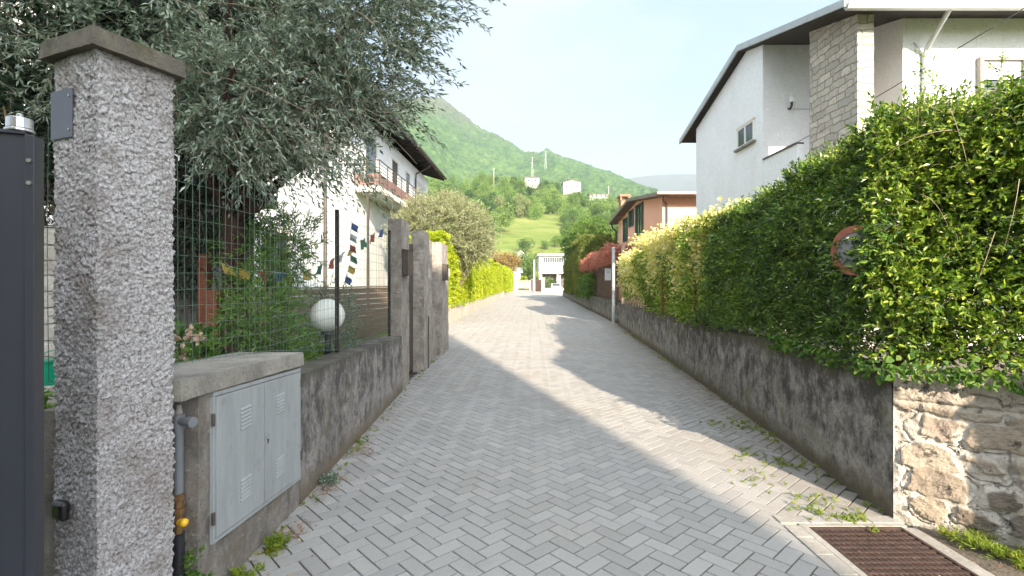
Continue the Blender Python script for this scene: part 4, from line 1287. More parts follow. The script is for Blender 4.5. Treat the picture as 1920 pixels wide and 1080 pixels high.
# ------------------------------------------------------------------ pink house
M_PINK = concrete("salmon_render", (0.90, 0.52, 0.36), (0.86, 0.48, 0.33), (0.74, 0.40, 0.28), 0.2, scale=.5, bstr=.12)
M_BRICK = stonework("orange_brick", .22, .07, (0.42, 0.20, 0.13), (0.35, 0.16, 0.10), (0.25, 0.12, 0.08), (0.4, 0.35, 0.3), .012, warp=0)
C_ = thing("house", "salmon pink house with dark green shutters behind the flowering hedge", "house", (12, 29, 0))
zc = lambda y: 5.62 + (min(y, 29.5) - 23.6) * .118 - max(y - 29.5, 0) * .118
pts = [(7.3, 34.6, 0), (7.3, 24.5, 0), (7.3, 24.5, zc(24.5)), (7.3, 29.5, zc(29.5)), (7.3, 34.6, zc(34.6))]
mb = MB(); mb.poly_prism(pts, (12, 0, 0)); mb.build("wall", M_PINK, C_)
mb = MB(); V = []
for x in (6.75, 20):
    V += [(x, 23.6, 5.63), (x, 29.5, 6.33), (x, 35.3, 5.63), (x, 35.3, 5.80), (x, 29.5, 6.50), (x, 23.6, 5.80)]
mb.add(V, [(0, 1, 4, 5), (1, 2, 3, 4), (11, 10, 7, 6), (10, 9, 8, 7), (0, 6, 7, 1), (1, 7, 8, 2), (5, 4, 10, 11), (4, 3, 9, 10), (0, 5, 11, 6), (2, 8, 9, 3)])
rf = mb.build("roof", plain("grey_brown_roof_edge", (.19, .165, .145), .7, 0, .15, 3), C_, fix=True)
mb = MB(); mb.box(6.75, 20, 23.46, 23.595, 5.68, 5.82); mb.build("gutter", plain("tan_gutter", (.40, .30, .22), .5), rf, bevel=.03)
mb = MB(); mb.box(7.0, 7.5, 32.4, 33.1, 5.9, 6.85); ch = mb.build("chimney", M_BRICK, rf)
mb = MB(); mb.box(6.95, 7.05, 32.35, 32.5, 6.852, 7.1); mb.box(7.45, 7.55, 32.35, 32.5, 6.852, 7.1); mb.box(6.95, 7.05, 33.0, 33.15, 6.852, 7.1); mb.box(7.45, 7.55, 33.0, 33.15, 6.852, 7.1); mb.box(6.9, 7.6, 32.3, 33.2, 7.102, 7.22); mb.build("chimney_pot", M_BRICK, ch)
mb = MB(); mb.tube([(7.1, 23.55, 5.7), (7.3, 24.2, 5.5), (7.5, 24.42, 5.3), (7.5, 24.42, 0)], .05, 10); mb.build("downpipe", M_BROWNMETAL, C_)
for k, (ya, yb, z0_, z1_) in enumerate(((32.1, 33.1, 4.2, 5.72), (30.5, 31.1, 5.0, 6.0), (28.3, 29.4, 4.3, 6.08))):
    f = win_x(C_, 7.3, ya, yb, z0_, z1_, 1, sill=False, frame=M_GREENSH)
    for (s0, s1) in ((ya - .32, ya - .02), (yb + .02, yb + .32)):
        if k == 0 and s0 > yb: continue
        mb = MB(); mb.box(7.235, 7.275, s0, s1, z0_, z1_)
        for q in range(12): mb.box(7.225, 7.2345, s0 + .04, s1 - .04, z0_ + .04 + q * (z1_ - z0_ - .08) / 12, z0_ + .04 + (q + .6) * (z1_ - z0_ - .08) / 12)
        mb.build("shutter", M_GREENSH, f)
mb = MB(); mb.tube([(6.9, 35.2, 5.7), (7.0, 34.9, 5.3), (7.2, 34.8, 5.1), (7.2, 34.8, 0)], .06, 8); mb.build("downpipe", M_DARKMETAL, C_)

# ------------------------------------------------------------------ far buildings at the end of the lane
D_ = thing("building", "white flat-roofed building with a band of windows at the far end of the lane", "building", (9, 106, 0))
M_OFFW = concrete("grey_white_render", (0.48, 0.48, 0.47), (0.43, 0.43, 0.42), (0.33, 0.32, 0.30), 0.25, scale=.4, bstr=0.1)
mb = MB(); mb.box(5.55, 13, 103.6, 112, 3.75, 7.1); mb.box(5.55, 6.2, 103.7, 104.4, 0, 3.75); mb.box(9.2, 9.6, 103.7, 104.1, 0, 3.75); mb.build("wall", M_OFFW, D_)
mb = MB(); mb.box(5.3, 13.4, 103.0, 112.4, 7.103, 7.55); mb.build("roof", plain("pale_roof_edge", (.55, .55, .56), .6), D_)
mb = MB(); mb.box(5.5, 13, 103.3, 103.59, 3.42, 3.78); mb.build("cornice", M_CREAM, D_)
mb = MB(); mb.box(6.21, 13, 105.5, 112, 0, 3.74); mb.build("ground_floor", M_BROWNMETAL, D_)
mb = MB(); mb.box(6.4, 12.4, 103.56, 103.598, 5.75, 6.75); f = mb.build("window_band", M_GLASS, D_)
mb = MB()
for x in np.arange(6.4, 12.5, .46): mb.box(x - .035, x + .035, 103.52, 103.558, 5.75, 6.75)
mb.box(6.36, 12.45, 103.52, 103.558, 6.751, 6.82); mb.box(6.36, 12.45, 103.52, 103.558, 5.68, 5.749); mb.build("mullions", M_OFFW, f)

def small_house(nm, label, x0, x1, y0, y1, z0, zw, zridge, wall, roofm, wins=2, axis='x', group=None):
    h = thing(nm, label, "house", ((x0 + x1) / 2, (y0 + y1) / 2, z0), group)
    mb = MB()
    if axis == 'x':   # ridge along x: eaves face the camera
        ym = (y0 + y1) / 2
        mb.poly_prism([(x0, y0, z0 - 3), (x0, y1, z0 - 3), (x0, y1, zw), (x0, ym, zridge - .02), (x0, y0, zw)], (x1 - x0, 0, 0)); mb.build("wall", wall, h)
        mb = MB(); o = .5; s = (zridge - zw) / (ym - y0)
        V = []
        for x in (x0 - o, x1 + o): V += [(x, y0 - o, zw - o * s), (x, ym, zridge), (x, y1 + o, zw - o * s), (x, y1 + o, zw - o * s + .25), (x, ym, zridge + .25), (x, y0 - o, zw - o * s + .25)]
    else:
        xm = (x0 + x1) / 2
        mb.poly_prism([(x0, y0, z0 - 3), (x1, y0, z0 - 3), (x1, y0, zw), (xm, y0, zridge - .02), (x0, y0, zw)], (0, y1 - y0, 0)); mb.build("wall", wall, h)
        mb = MB(); o = .5; s = (zridge - zw) / (xm - x0)
        V = []
        for y in (y0 - o, y1 + o): V += [(x0 - o, y, zw - o * s), (xm, y, zridge), (x1 + o, y, zw - o * s), (x1 + o, y, zw - o * s + .25), (xm, y, zridge + .25), (x0 - o, y, zw - o * s + .25)]
    mb.add(V, [(0, 1, 4, 5), (1, 2, 3, 4), (11, 10, 7, 6), (10, 9, 8, 7), (0, 6, 7, 1), (1, 7, 8, 2), (5, 4, 10, 11), (4, 3, 9, 10), (0, 5, 11, 6), (2, 8, 9, 3)])
    mb.build("roof", roofm, h, fix=True)
    for k in range(wins):
        xa = x0 + (x1 - x0) * (k + .5) / wins
        for zz in ([z0 + .9, z0 + 3.7] if zw - z0 > 5 else [z0 + .9]):
            mb = MB(); mb.box(xa - .5, xa + .5, y0 - .04, y0 - .003, zz, zz + 1.3); mb.build("window", M_GLASS, h)
    return h
small_house("house", "small pale house with a low white roof peeping over trees beyond the lane", .6, 4.2, 142, 150, 0, 9.0, 10.3, M_CREAM, M_WHITEPAINT, 2, 'y')
small_house("house", "low white house partly hidden behind the yellow shrub at the far end of the lane", -1.5, 2.0, 118, 126, 0, 4.0, 5.0, M_WHITE, M_ZINC, 2, 'x')
def hz_(x, y): return float(hill_h([x], [y])[0])
for (pa, pb, y, h_, ax, nw, lab) in ((984, 1011, 298, 4.4, 'x', 2, "leftmost cream house on the hill crest below the pylon"),
                                     (1056, 1089, 300, 5.6, 'y', 3, "white gabled house standing highest on the hill crest"),
                                     (1106, 1140, 296, 3.4, 'x', 4, "long low white house on the hill crest right of the gabled one")):
    xa, xb = (pa - 960) / 946 * y, (pb - 960) / 946 * y
    z0 = hz_((xa + xb) / 2, y) + (3.2 if pa > 1100 else 4.0)
    small_house("hillside_house", lab, xa, xb, y, y + 9, z0, z0 + h_ * .75, z0 + h_, M_OFFW, M_TILE, nw, ax, "houses along the hill crest")

# pylons
def pylon(x, y, z0, h, lab):
    t = thing("pylon", lab, "pylon", (x, y, z0), "power pylons on the mountain side")
    mb = MB()
    w = h * .1
    cs = [(-1, -1), (1, -1), (1, 1), (-1, 1)]
    def cp(k, f): s = w * (1 - f * .85) / 2; return (x + cs[k][0] * s, y + cs[k][1] * s, z0 + h * f)
    for k in range(4): mb.tube([cp(k, 0), cp(k, 1)], .2, 3)
    for j in range(9):
        for k in range(4): mb.tube([cp(k, j / 9), cp((k + 1) % 4, (j + 1) / 9)], .09, 3)
    mb.build("mast", M_WHITEPAINT, t)
    for f in (.72, .84, .95):
        mb = MB(); mb.tube([(x - h * .14, y, z0 + h * f), (x, y, z0 + h * (f + .025)), (x + h * .14, y, z0 + h * f)], .16, 3); mb.build("crossarm", M_WHITEPAINT, t)
def on_mtn(px, y):
    x = (px - 960) / 946 * y
    return x, float(mountain_h(np.array([x]), np.array([float(y)]))[0])
for px, y, h, lab in ((998, 1080, 46, "taller pylon above the leftmost house on the crest"), (1023, 1100, 40, "smaller pylon just right of the tall one")):
    x, z = on_mtn(px, y); pylon(x, y, z, h, lab)
for px, y, lab in ((926, 285, "pale utility pole rising from the hillside trees below the mountain"), (1141, 290, "short pale utility pole beside the low white hillside house")):
    x = (px - 960) / 946 * y; z = hz_(x, y)
    mb = MB(); mb.cyl((x, y, z), (x, y, z + 12.5), .14, .10, n=8); mb.box(x - .6, x + .6, y - .06, y + .06, z + 12, z + 12.12)
    tag(mb.build("utility_pole", M_CREAM), lab, "pole")

# things at the far end of the lane
mb = MB(); mb.cyl((3.75, 85, 0), (3.75, 85, 5.4), .14, .11, n=12)
tag(mb.build("concrete_pole", M_CREAM), "pale straight pole standing alone at the far end of the lane", "pole")
wg = thing("white_gate", "low white metal gate closing the far end of the lane", "gate", (2.4, 106, 0))
mb = MB()
for z in (.45, 1.85): mb.box(1.2, 3.7, 106, 106.06, z, z + .1)
mb.build("rail", M_WHITEPAINT, wg)
mb = MB()
for x in np.arange(1.25, 3.7, .14): mb.box(x - .02, x + .02, 106.065, 106.1, .5, 1.9)
mb.build("bars", M_WHITEPAINT, wg)
for x in (1.1, 3.8):
    mb = MB(); mb.box(x - .10, x + .10, 105.95, 106.15, 0, 2.0); mb.build("post", M_WHITEPAINT, wg)
mb = MB(); mb.box(-.6, 1.0, 104, 104.25, 0, 3.2)
tag(mb.build("garden_wall", M_OFFW), "bright white wall end beyond the yellow green hedge", "wall")
mb = MB(); mb.wallseg((4.35, 94.0), (5.55, 88.0), .3, 0, 2.1, -1)
tag(mb.build("brick_wall", M_BRICK), "red brick garden wall at the far right end of the lane", "wall")
for (x, y, z1_, lab, mat) in ((4.9, 80, 2.4, "pinkish square pillar in front of the far red brick wall", M_PINK), (8.0, 86, 2.9, "orange rendered pillar beside the far parked car", M_PINK), (4.05, 99, 2.3, "dark square gate pillar beyond the pale pole", M_BROWNMETAL)):
    t = thing("gate_pillar", lab, "pillar", (x, y, 0))
    mb = MB(); mb.box(x - .25, x + .25, y - .25, y + .25, 0, z1_ - .12); mb.build("shaft", mat, t)
    mb = MB(); mb.box(x - .32, x + .32, y - .32, y + .32, z1_ - .118, z1_); mb.build("cap", M_SLAB, t)
mb = MB(); mb.box(5.2, 8.6, 79.6, 79.8, 0, .7)
tag(mb.build("low_wall", M_CREAM), "low cream wall beside the far pinkish pillar", "wall")
# parked car
def car(cx, y0_, lab):
    t = thing("parked_car", lab, "car", (cx, y0_ + 2, 0))
    prof = [(0, .35), (0, .72), (.15, .82), (1.0, .98), (1.75, 1.42), (3.1, 1.45), (3.85, 1.05), (4.15, .95), (4.2, .4), (3.9, .3), (.3, .3)]
    mb = MB()
    n = len(prof); V = []
    for sx, ins in ((-.85, 0), (-.72, 1), (.72, 1), (.85, 0)):
        for (yy_, zz) in prof:
            z = zz if ins else min(zz, .9)
            V.append((cx + sx, y0_ + yy_, z + (0 if ins else 0)))
    F = []
    for a in range(3):
        for k in range(n): F.append((a * n + k, a * n + (k + 1) % n, (a + 1) * n + (k + 1) % n, (a + 1) * n + k))
    F += [tuple(range(n)), tuple(range(3 * n, 4 * n))[::-1]]
    mb.add(V, F); mb.build("body", plain("white_car_paint", (.6, .6, .62), .25), t, bevel=.04)
    mb = MB(); mb.add([(cx - .66, y0_ + 1.03, 1.02), (cx + .66, y0_ + 1.03, 1.02), (cx + .58, y0_ + 1.68, 1.39), (cx - .58, y0_ + 1.68, 1.39)], [(0, 1, 2, 3)]); mb.V[0][:, 2] += .012; mb.V[0][:, 1] -= .012
    mb.build("windscreen", M_GLASS, t)
    for sx in (-.8, .8):
        for wy in (.75, 3.35):
            mb = MB(); mb.cyl((cx + sx - .1, y0_ + wy, .31), (cx + sx + .1, y0_ + wy, .31), .31, n=20); mb.build("wheel", M_BLACK, t)
        mb = MB(); mb.box(cx + sx * .78 - .14, cx + sx * .78 + .14, y0_ - .02, y0_ + .01, .58, .72); mb.build("headlight", M_GLASS, t)
    mb = MB(); mb.box(cx - .45, cx + .45, y0_ - .015, y0_ - .002, .38, .52); mb.build("grille", M_BLACK, t)
car(7.35, 82.5, "white car parked at the far right end of the lane, front towards the viewer")

# ================================================================== RIGHT SIDE WALLS
M_RWALL = stained_wall("right_wall_concrete", (0.36, 0.335, 0.30), (0.19, 0.175, 0.155), (0.030, 0.027, 0.025), (0.15, 0.14, 0.065), (0.12, 0.10, 0.065), .9)
w = MB()
ax_, ay_, bx_, by_ = 2.52, 3.34, 3.93, 18.6
dx_, dy_ = bx_ - ax_, by_ - ay_; L_ = math.hypot(dx_, dy_); nx_, ny_ = dy_ / L_ * .28, -dx_ / L_ * .28
roughbox(w, [(ax_, ay_ + .02, -.05), (ax_ + nx_, ay_ + ny_ + .05, -.05), (bx_ + nx_, by_ + ny_, -.05), (bx_, by_, -.05)],
         [(ax_ + .012, ay_ + .02, .965), (ax_ + nx_, ay_ + ny_ + .05, .965), (bx_ + nx_, by_ + ny_, .79), (bx_ + .01, by_, .79)], .045, .006, 16, 3, 71, amp2=.02, freq2=1.6)
tag(w.build("long_wall", M_RWALL), "long black-stained concrete wall under the hedge along the right side of the lane", "wall")
w = MB(); ax2, ay2, bx2, by2 = 4.0, 20.0, 5.97, 59.4
roughbox(w, [(ax2, ay2, -.05), (ax2 + .3, ay2, -.05), (bx2 + .3, by2, -.05), (bx2, by2, -.05)], [(ax2, ay2, .87), (ax2 + .3, ay2, .87), (bx2 + .3, by2, .68), (bx2, by2, .68)], .2, .01, 8, 3, 72, amp2=.02, freq2=1.0)
tag(w.build("far_wall", M_RWALL), "farther low concrete wall beyond the gate posts on the right", "wall")

# stone wall turning the corner, with real stones
def stone_wall():
    a = np.array([2.52, 3.335]); d = np.array([.80, -.60]); L = 2.6; H = 1.02
    n = np.array([-.60, -.80])
    # jittered stone centres in rows
    r2 = np.random.default_rng(12)
    C = []
    z = .04
    while z < .78:
        h = r2.uniform(.14, .21)
        s = r2.uniform(-.1, .1)
        while s < L + .3:
            wd = r2.uniform(.16, .42)
            C.append((s + wd / 2, z + h / 2 + r2.uniform(-.02, .02), wd, h, r2.uniform(0, 1)))
            s += wd
        z += h
    C = np.array(C)
    st = .0085
    S, Z = np.meshgrid(np.arange(0, L + st, st), np.arange(-.05, H + st, st))
    s, z = S.ravel(), Z.ravel()
    P3 = np.stack([s, z, s * 0], 1)
    ws = s + .085 * fbm(P3 * 5, 4, 81, .6); wz = z + .06 * fbm(P3 * 5, 4, 82, .6)
    best = np.full(len(s), 9.0); tone = np.zeros(len(s))
    for c in C:
        q = np.maximum(np.abs(ws - c[0]) / (c[2] / 2), np.abs(wz - c[1]) / (c[3] / 2))
        rr = (np.abs(ws - c[0]) / (c[2] / 2)) ** 5 + (np.abs(wz - c[1]) / (c[3] / 2)) ** 5
        rr = rr ** (1 / 5)
        m_ = rr < best
        best[m_] = rr[m_]; tone[m_] = c[4]
    # mortar smeared over part of the stones
    smear = fbm(P3 * 4.5, 4, 83)
    thr = .74 + .85 * smear
    stone = np.clip((thr - best) / .10, 0, 1)
    stone *= np.clip((.80 - z) / .03, 0, 1)
    out = .018 * stone + .022 * fbm(P3 * 14, 5, 84, .62) + .018 * fbm(P3 * 5, 3, 85) - .02 * np.exp(-((best - .97) / .05) ** 2) * (smear < .1)
    out += .018 * np.clip((z - .80) / .02, 0, 1)
    edge = np.clip(s / .03, 0, 1)
    out *= edge
    zz = z * np.where(z > .9, 1 + 0 * z, 1) 
    top = .965 + .05 * s + .012 * fbm(np.stack([s * 7, s * 0, s * 0], 1), 3, 86)
    zz = np.minimum(z * 1.0, top)
    X = a[0] + d[0] * s + n[0] * out; Y = a[1] + d[1] * s + n[1] * out
    V = np.stack([X, Y, zz], 1)
    nx, nz_ = S.shape[1], S.shape[0]
    i = (np.arange(nz_ - 1)[:, None] * nx + np.arange(nx - 1)[None, :]).ravel()
    F = np.stack([i, i + 1, i + nx + 1, i + nx], 1)
    mb = MB(); mb.add(V, F)
    # top and back
    ns = nx
    back = np.stack([X[-nx:] - n[0] * .35, Y[-nx:] - n[1] * .35, top[-nx:] - .01], 1)
    backl = back.copy(); backl[:, 2] = -.05
    frontt = V[-nx:]
    mb.add(np.concatenate([frontt, back, backl]), np.concatenate([np.stack([np.arange(ns - 1), np.arange(1, ns), np.arange(1, ns) + ns, np.arange(ns - 1) + ns], 1),
            np.stack([np.arange(ns - 1), np.arange(1, ns), np.arange(1, ns) + ns, np.arange(ns - 1) + ns], 1) + ns]))
    m, nn_, l, bs, o = newmat("rubble_stone")
    v = coords(nn_, l)
    at = nn_.new("ShaderNodeAttribute"); at.attribute_name = "stone"
    sp = nn_.new("ShaderNodeSeparateColor"); l.new(at.outputs['Color'], sp.inputs[0])
    rs = ramp(nn_, [(0.05, (0.17, 0.14, 0.115)), (0.35, (0.34, 0.285, 0.22)), (0.65, (0.46, 0.41, 0.34)), (0.9, (0.29, 0.23, 0.185))])
    l.new(sp.outputs[1], rs.inputs['Fac'])
    rm = ramp(nn_, [(0.35, (0.34, 0.31, 0.27)), (0.6, (0.58, 0.54, 0.48))])
    l.new(noise(nn_, l, v, 4, 9, .75), rm.inputs['Fac'])
    c = mixc(nn_, l, sp.outputs[0], rm.outputs['Color'], rs.outputs['Color'])
    dk = maprange(nn_, l, noise(nn_, l, v, 9, 9, .8), .54, .64, 0, .6)
    c = mixc(nn_, l, dk, c, (.10, .085, .07))
    ls = maprange(nn_, l, noise(nn_, l, v, 8, 10, .78), .565, .61, 0, .85)
    c = mixc(nn_, l, ls, c, (.035, .032, .028))
    pk = nn_.new("ShaderNodeMath"); pk.operation = 'MULTIPLY'; pk.inputs[1].default_value = .55
    l.new(sp.outputs[2], pk.inputs[0])
    c = mixc(nn_, l, pk.outputs[0], c, (.34, .27, .21))
    ls2 = maprange(nn_, l, noise(nn_, l, v, 13, 10, .8), .53, .58, 0, .9)
    pm = nn_.new('ShaderNodeMath'); pm.operation = 'MULTIPLY'; l.new(ls2, pm.inputs[0]); l.new(sp.outputs[2], pm.inputs[1])
    c = mixc(nn_, l, pm.outputs[0], c, (.04, .038, .03))
    l.new(c, bs.inputs['Base Color']); bs.inputs['Roughness'].default_value = .95
    bump(nn_, l, noise(nn_, l, v, 45, 8, .75), .9, .012, bs)
    ob = mb.build("stone_wall", m, smooth=False)
    att = ob.data.color_attributes.new("stone", 'FLOAT_COLOR', 'POINT')
    col = np.zeros((len(ob.data.vertices), 4), np.float32); col[:, 3] = 1
    col[:len(s), 0] = stone; col[:len(s), 1] = tone; col[:len(s), 2] = np.clip((z - .78) / .02, 0, 1)
    att.data.foreach_set("color", col.ravel())
    tag(ob, "sunlit rubble stone wall turning the corner behind the drain grate", "wall")
stone_wall()

# rusty fence posts inside the hedge
for k, (px, y) in enumerate(((1668, 3.65), (1296, 8.6), (1472, 5.35), (1236, 10.6))):
    x = (px - 960) / 946 * y + .07
    mb = MB(); mb.box(x - .018, x + .018, y - .018, y + .018, .93, 2.1)
    tag(mb.build("fence_post", M_RED), ["rusty thin fence post by the round sign in the corner of the hedge", "rusty fence post among the cream flowers of the hedge", "rusty fence post in the middle of the dark green hedge", "farthest rusty fence post, near the bright gap under the flowers"][k], "post", "rusty posts standing on the right wall")

# round sign
sg = thing("round_sign", "round faded red-rimmed sign half overgrown by the right hedge", "sign", (2.6, 3.76, 1.81))
sc = Vector((2.56, 3.76, 1.81)); sn = Vector((-.93, -.36, .0)).normalized()
def disc(r0, r1, t0, t1, mat, nm):
    mb = MB(); u_ = Vector((0, 0, 1)); w_ = sn.cross(u_); N = 48; V = []
    for r in (r0, r1):
        for t in (t0, t1):
            for k in range(N):
                a = 2 * math.pi * k / N; V.append(tuple(sc + sn * t + u_ * (r * math.cos(a)) + w_ * (r * math.sin(a))))
    F = []
    for k in range(N):
        j = (k + 1) % N
        F += [(k, j, 2 * N + j, 2 * N + k), (N + k, 3 * N + k, 3 * N + j, N + j), (2 * N + k, 2 * N + j, 3 * N + j, 3 * N + k)]
        if r0 > 0: F += [(k, N + k, N + j, j)]
    mb.add(V, F); return mb.build(nm, mat, sg, fix=True)
disc(.0001, .165, .002, .010, plain("faded_sign_white", (.26, .25, .25), .5, 0, .2, 9), "face")
disc(.135, .185, .0, .016, plain("faded_sign_red", (.36, .12, .07), .5, 0, .18, 9), "rim")
def text3d(s, size, pos, nrm_, mat, parent, nm="lettering"):
    cu = bpy.data.curves.new(nm, 'FONT'); cu.body = s; cu.size = size; cu.extrude = .0008; cu.align_x = 'CENTER'; cu.align_y = 'CENTER'
    o = bpy.data.objects.new(nm, cu); COL.objects.link(o)
    q = nrm_.to_track_quat('Z', 'Y')
    zax = nrm_; xax = Vector((0, 0, 1)).cross(zax).normalized(); yax = zax.cross(xax)
    M_ = Matrix((xax, yax, zax)).transposed().to_4x4()
    o.parent = parent; o.matrix_local = Matrix.Translation(Vector(pos) - parent.location) @ M_
    cu.materials.append(mat)
    bpy.context.view_layer.update()
    me = bpy.data.meshes.new_from_object(o.evaluated_get(bpy.context.evaluated_depsgraph_get()))
    m2 = bpy.data.objects.new(nm, me); COL.objects.link(m2); m2.parent = parent; m2.matrix_local = o.matrix_local
    bpy.data.objects.remove(o); m2.name = nm
    return m2
mtx = plain("sign_ink", (.04, .04, .05), .5)
text3d("VIETATO", .055, sc + sn * .0115 + Vector((0, 0, .065)), sn, mtx, sg)

# gate posts, letterbox, lattice gate beyond the long wall
gp = thing("steel_post", "tall grey round steel post at the end of the long right wall", "post", (3.88, 19.3, 0))
mb = MB(); mb.cyl((3.88, 19.3, 0), (3.88, 19.3, 2.88), .062, n=16); mb.build("shaft", M_ZINC, gp)
mb = MB(); mb.cyl((3.88, 19.3, 2.881), (3.88, 19.3, 2.93), .085, .04, n=16); mb.build("cap", M_ZINC, gp)
mb = MB(); mb.box(3.79, 3.80, 19.24, 19.34, 1.15, 1.3); mb.build("number_plate", M_BLACK, gp)
mb = MB(); mb.box(4.08, 4.20, 18.75, 18.87, .0, 2.98); tag(mb.build("gate_post", plain("weathered_pinkish_timber", (.36, .27, .22), .8), bevel=.01), "square pale timber post behind the end of the long right wall", "post")
lg_ = thing("lattice_gate", "tan vertical-bar gate beside the pale timber post", "gate", (4.5, 18.9, 0))
mb = MB()
for z in (.75, 1.75, 2.55): mb.box(4.21, 5.0, 18.95, 18.99, z, z + .05)
mb.build("rail", M_BOARD, lg_)
for k in range(8):
    mb = MB(); x = 4.24 + k * .1; mb.box(x - .016, x + .016, 18.915, 18.945, .1, 2.62 + (.03 if k % 2 else 0)); mb.build("bar", plain("tan_bar", (.42, .34, .25), .7) if k == 0 else bpy.data.materials["tan_bar"], lg_)
mb = MB(); mb.box(5.0, 5.08, 18.9, 19.0, 0, 2.3); mb.build("end_post", M_BRICK, lg_)
lb = thing("letterbox", "grey metal letterbox fixed left of the round steel post", "letterbox", (3.78, 20.1, 1.7))
mb = MB(); mb.box(3.70, 3.93, 20.0, 20.12, 1.66, 2.10); mb.build("box", M_ZINC, lb, bevel=.01)
mb = MB(); mb.box(3.69, 3.94, 19.98, 20.13, 2.102, 2.13); mb.build("lid", M_ZINC, lb, bevel=.005)
mb = MB(); mb.box(3.74, 3.89, 19.992, 19.998, 1.98, 2.0); mb.build("slot", M_BLACK, lb)
M_REED = M_wood("brown_reed_screen", (0.07, 0.045, 0.032), (0.16, 0.11, 0.08), 1)
rs_ = MB()
for k in range(330):
    f = k / 330; x = 4.25 + (4.95 - 4.25) * f; y = 20.2 + 14 * f
    rs_.cyl((x + random.uniform(-.01, .01), y, .86), (x + random.uniform(-.02, .02), y + random.uniform(-.02, .02), 2.35 + random.uniform(-.06, .06)), .020, n=5)
tag(rs_.build("reed_screen", M_REED), "brown reed screen fence under the red-leaved hedge", "fence")

# ================================================================== what stands behind the camera and shades the foreground
oc = thing("apartment_house", "plain rendered apartment house behind the viewpoint that shades the near part of the lane", "house", (-4, -8, 0))
mb = MB(); mb.box(-16, 7.95, -32, -18, 0, 14.6); mb.build("wall", M_CREAM, oc)
mb = MB(); mb.poly_prism([(-16.3, -32.3, 14.6), (-16.3, -17.8, 14.6), (-16.3, -25, 15.4)], (24.3, 0, 0)); mb.build("roof", M_TILE, oc)
t = thing("gate_pillar", "rendered pillar behind the viewpoint on the right that shades the end of the stone wall", "pillar", (4.4, .3, 0))
mb = MB(); roughbox(mb, quad4(3.70, 5.2, 0.1, .5, 0), quad4(3.70, 5.2, .1, .5, 2.06), .1, .01, 8); mb.build("shaft", M_CREAM, t)
mb = MB(); mb.box(3.66, 5.24, .06, .54, 2.07, 2.12); mb.build("cap", M_SLAB, t)

# ================================================================== VEGETATION
L_DARK = leafmat("dark_hedge_leaf", [(0.022, 0.055, 0.013), (0.050, 0.115, 0.02), (0.11, 0.20, 0.028), (0.25, 0.35, 0.045)], .2, .33, .3, 1.6, spec=.5)
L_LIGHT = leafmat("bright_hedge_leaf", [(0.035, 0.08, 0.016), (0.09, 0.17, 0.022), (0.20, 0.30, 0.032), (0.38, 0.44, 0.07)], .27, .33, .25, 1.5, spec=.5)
L_OLIVE = leafmat("olive_leaf", [(0.055, 0.085, 0.06), (0.12, 0.165, 0.12), (0.23, 0.29, 0.22), (0.38, 0.44, 0.36)], .22, .34, .25, 1.0, spec=.6, tcol=(1.2, 1.3, .8))
L_YEW = leafmat("evergreen_leaf", [(0.014, 0.030, 0.018), (0.024, 0.048, 0.026), (0.042, 0.072, 0.042), (0.08, 0.12, 0.07)], .2, .45, .4, 1.0, tcol=(1.2, 1.3, .8))
L_GOLD = leafmat("golden_leaf", [(0.15, 0.24, 0.012), (0.27, 0.35, 0.015), (0.38, 0.43, 0.022), (0.48, 0.50, 0.05)], .4, .45, .4, .8, tcol=(1.3, 1.35, .4))
L_GARDEN = leafmat("garden_leaf", [(0.05, 0.10, 0.03), (0.08, 0.16, 0.035), (0.13, 0.23, 0.05), (0.22, 0.30, 0.07)], .4, .45, .4, 1.5)
L_RED = leafmat("red_leaf", [(0.20, 0.10, 0.05), (0.40, 0.16, 0.12), (0.52, 0.22, 0.17), (0.36, 0.26, 0.12)], .35, .4, .4, 1.0, tcol=(1.3, 1.1, .9))
L_PALE = leafmat("pale_olive_leaf", [(0.16, 0.19, 0.10), (0.24, 0.27, 0.15), (0.33, 0.35, 0.20), (0.42, 0.44, 0.29)], .35, .5, .35, .8, tcol=(1.2, 1.3, .8))
L_FLOWER = leafmat("cream_flower", [(0.62, 0.58, 0.16), (0.70, 0.66, 0.22), (0.76, 0.72, 0.34), (0.80, 0.77, 0.50)], .3, .6, .1, 2, tcol=(1.1, 1.1, .8))
L_WEED = leafmat("weed_leaf", [(0.10, 0.16, 0.03), (0.16, 0.24, 0.03), (0.24, 0.30, 0.04), (0.30, 0.28, 0.06)], .35, .5, .4, 5)
L_DRY = leafmat("dry_leaf", [(0.16, 0.08, 0.045), (0.26, 0.14, 0.08), (0.36, 0.25, 0.16), (0.48, 0.40, 0.32)], .2, .7, .2, 9, tcol=(1.1, 1, .8))
M_TWIG = plain("twig_bark", (0.14, 0.11, 0.085), .85, 0, .3, 20, .2)
M_PALETWIG = plain("pale_twig", (0.30, 0.24, 0.17), .85, 0, .25, 20, .2)
M_BARK = concrete("bark", (0.13, 0.11, 0.09), (0.07, 0.058, 0.048), (0.04, 0.033, 0.028), .7, scale=3, bstr=1.0)
M_REDBARK = concrete("red_bark", (0.11, 0.06, 0.05), (0.055, 0.03, 0.026), (0.03, 0.02, 0.018), .7, scale=3, bstr=1.0)

def limbs(mb, base, tip, n, r0, r=rng, wob=.15):
    base, tip = np.array(base, float), np.array(tip, float)
    pts = [tuple(base + (tip - base) * k / n + (r.normal(0, wob, 3) * np.linalg.norm(tip - base) * .12 if 0 < k < n else 0)) for k in range(n + 1)]
    mb.tube(pts, [r0 * (1 - .75 * k / n) for k in range(n + 1)], 7)
    return pts

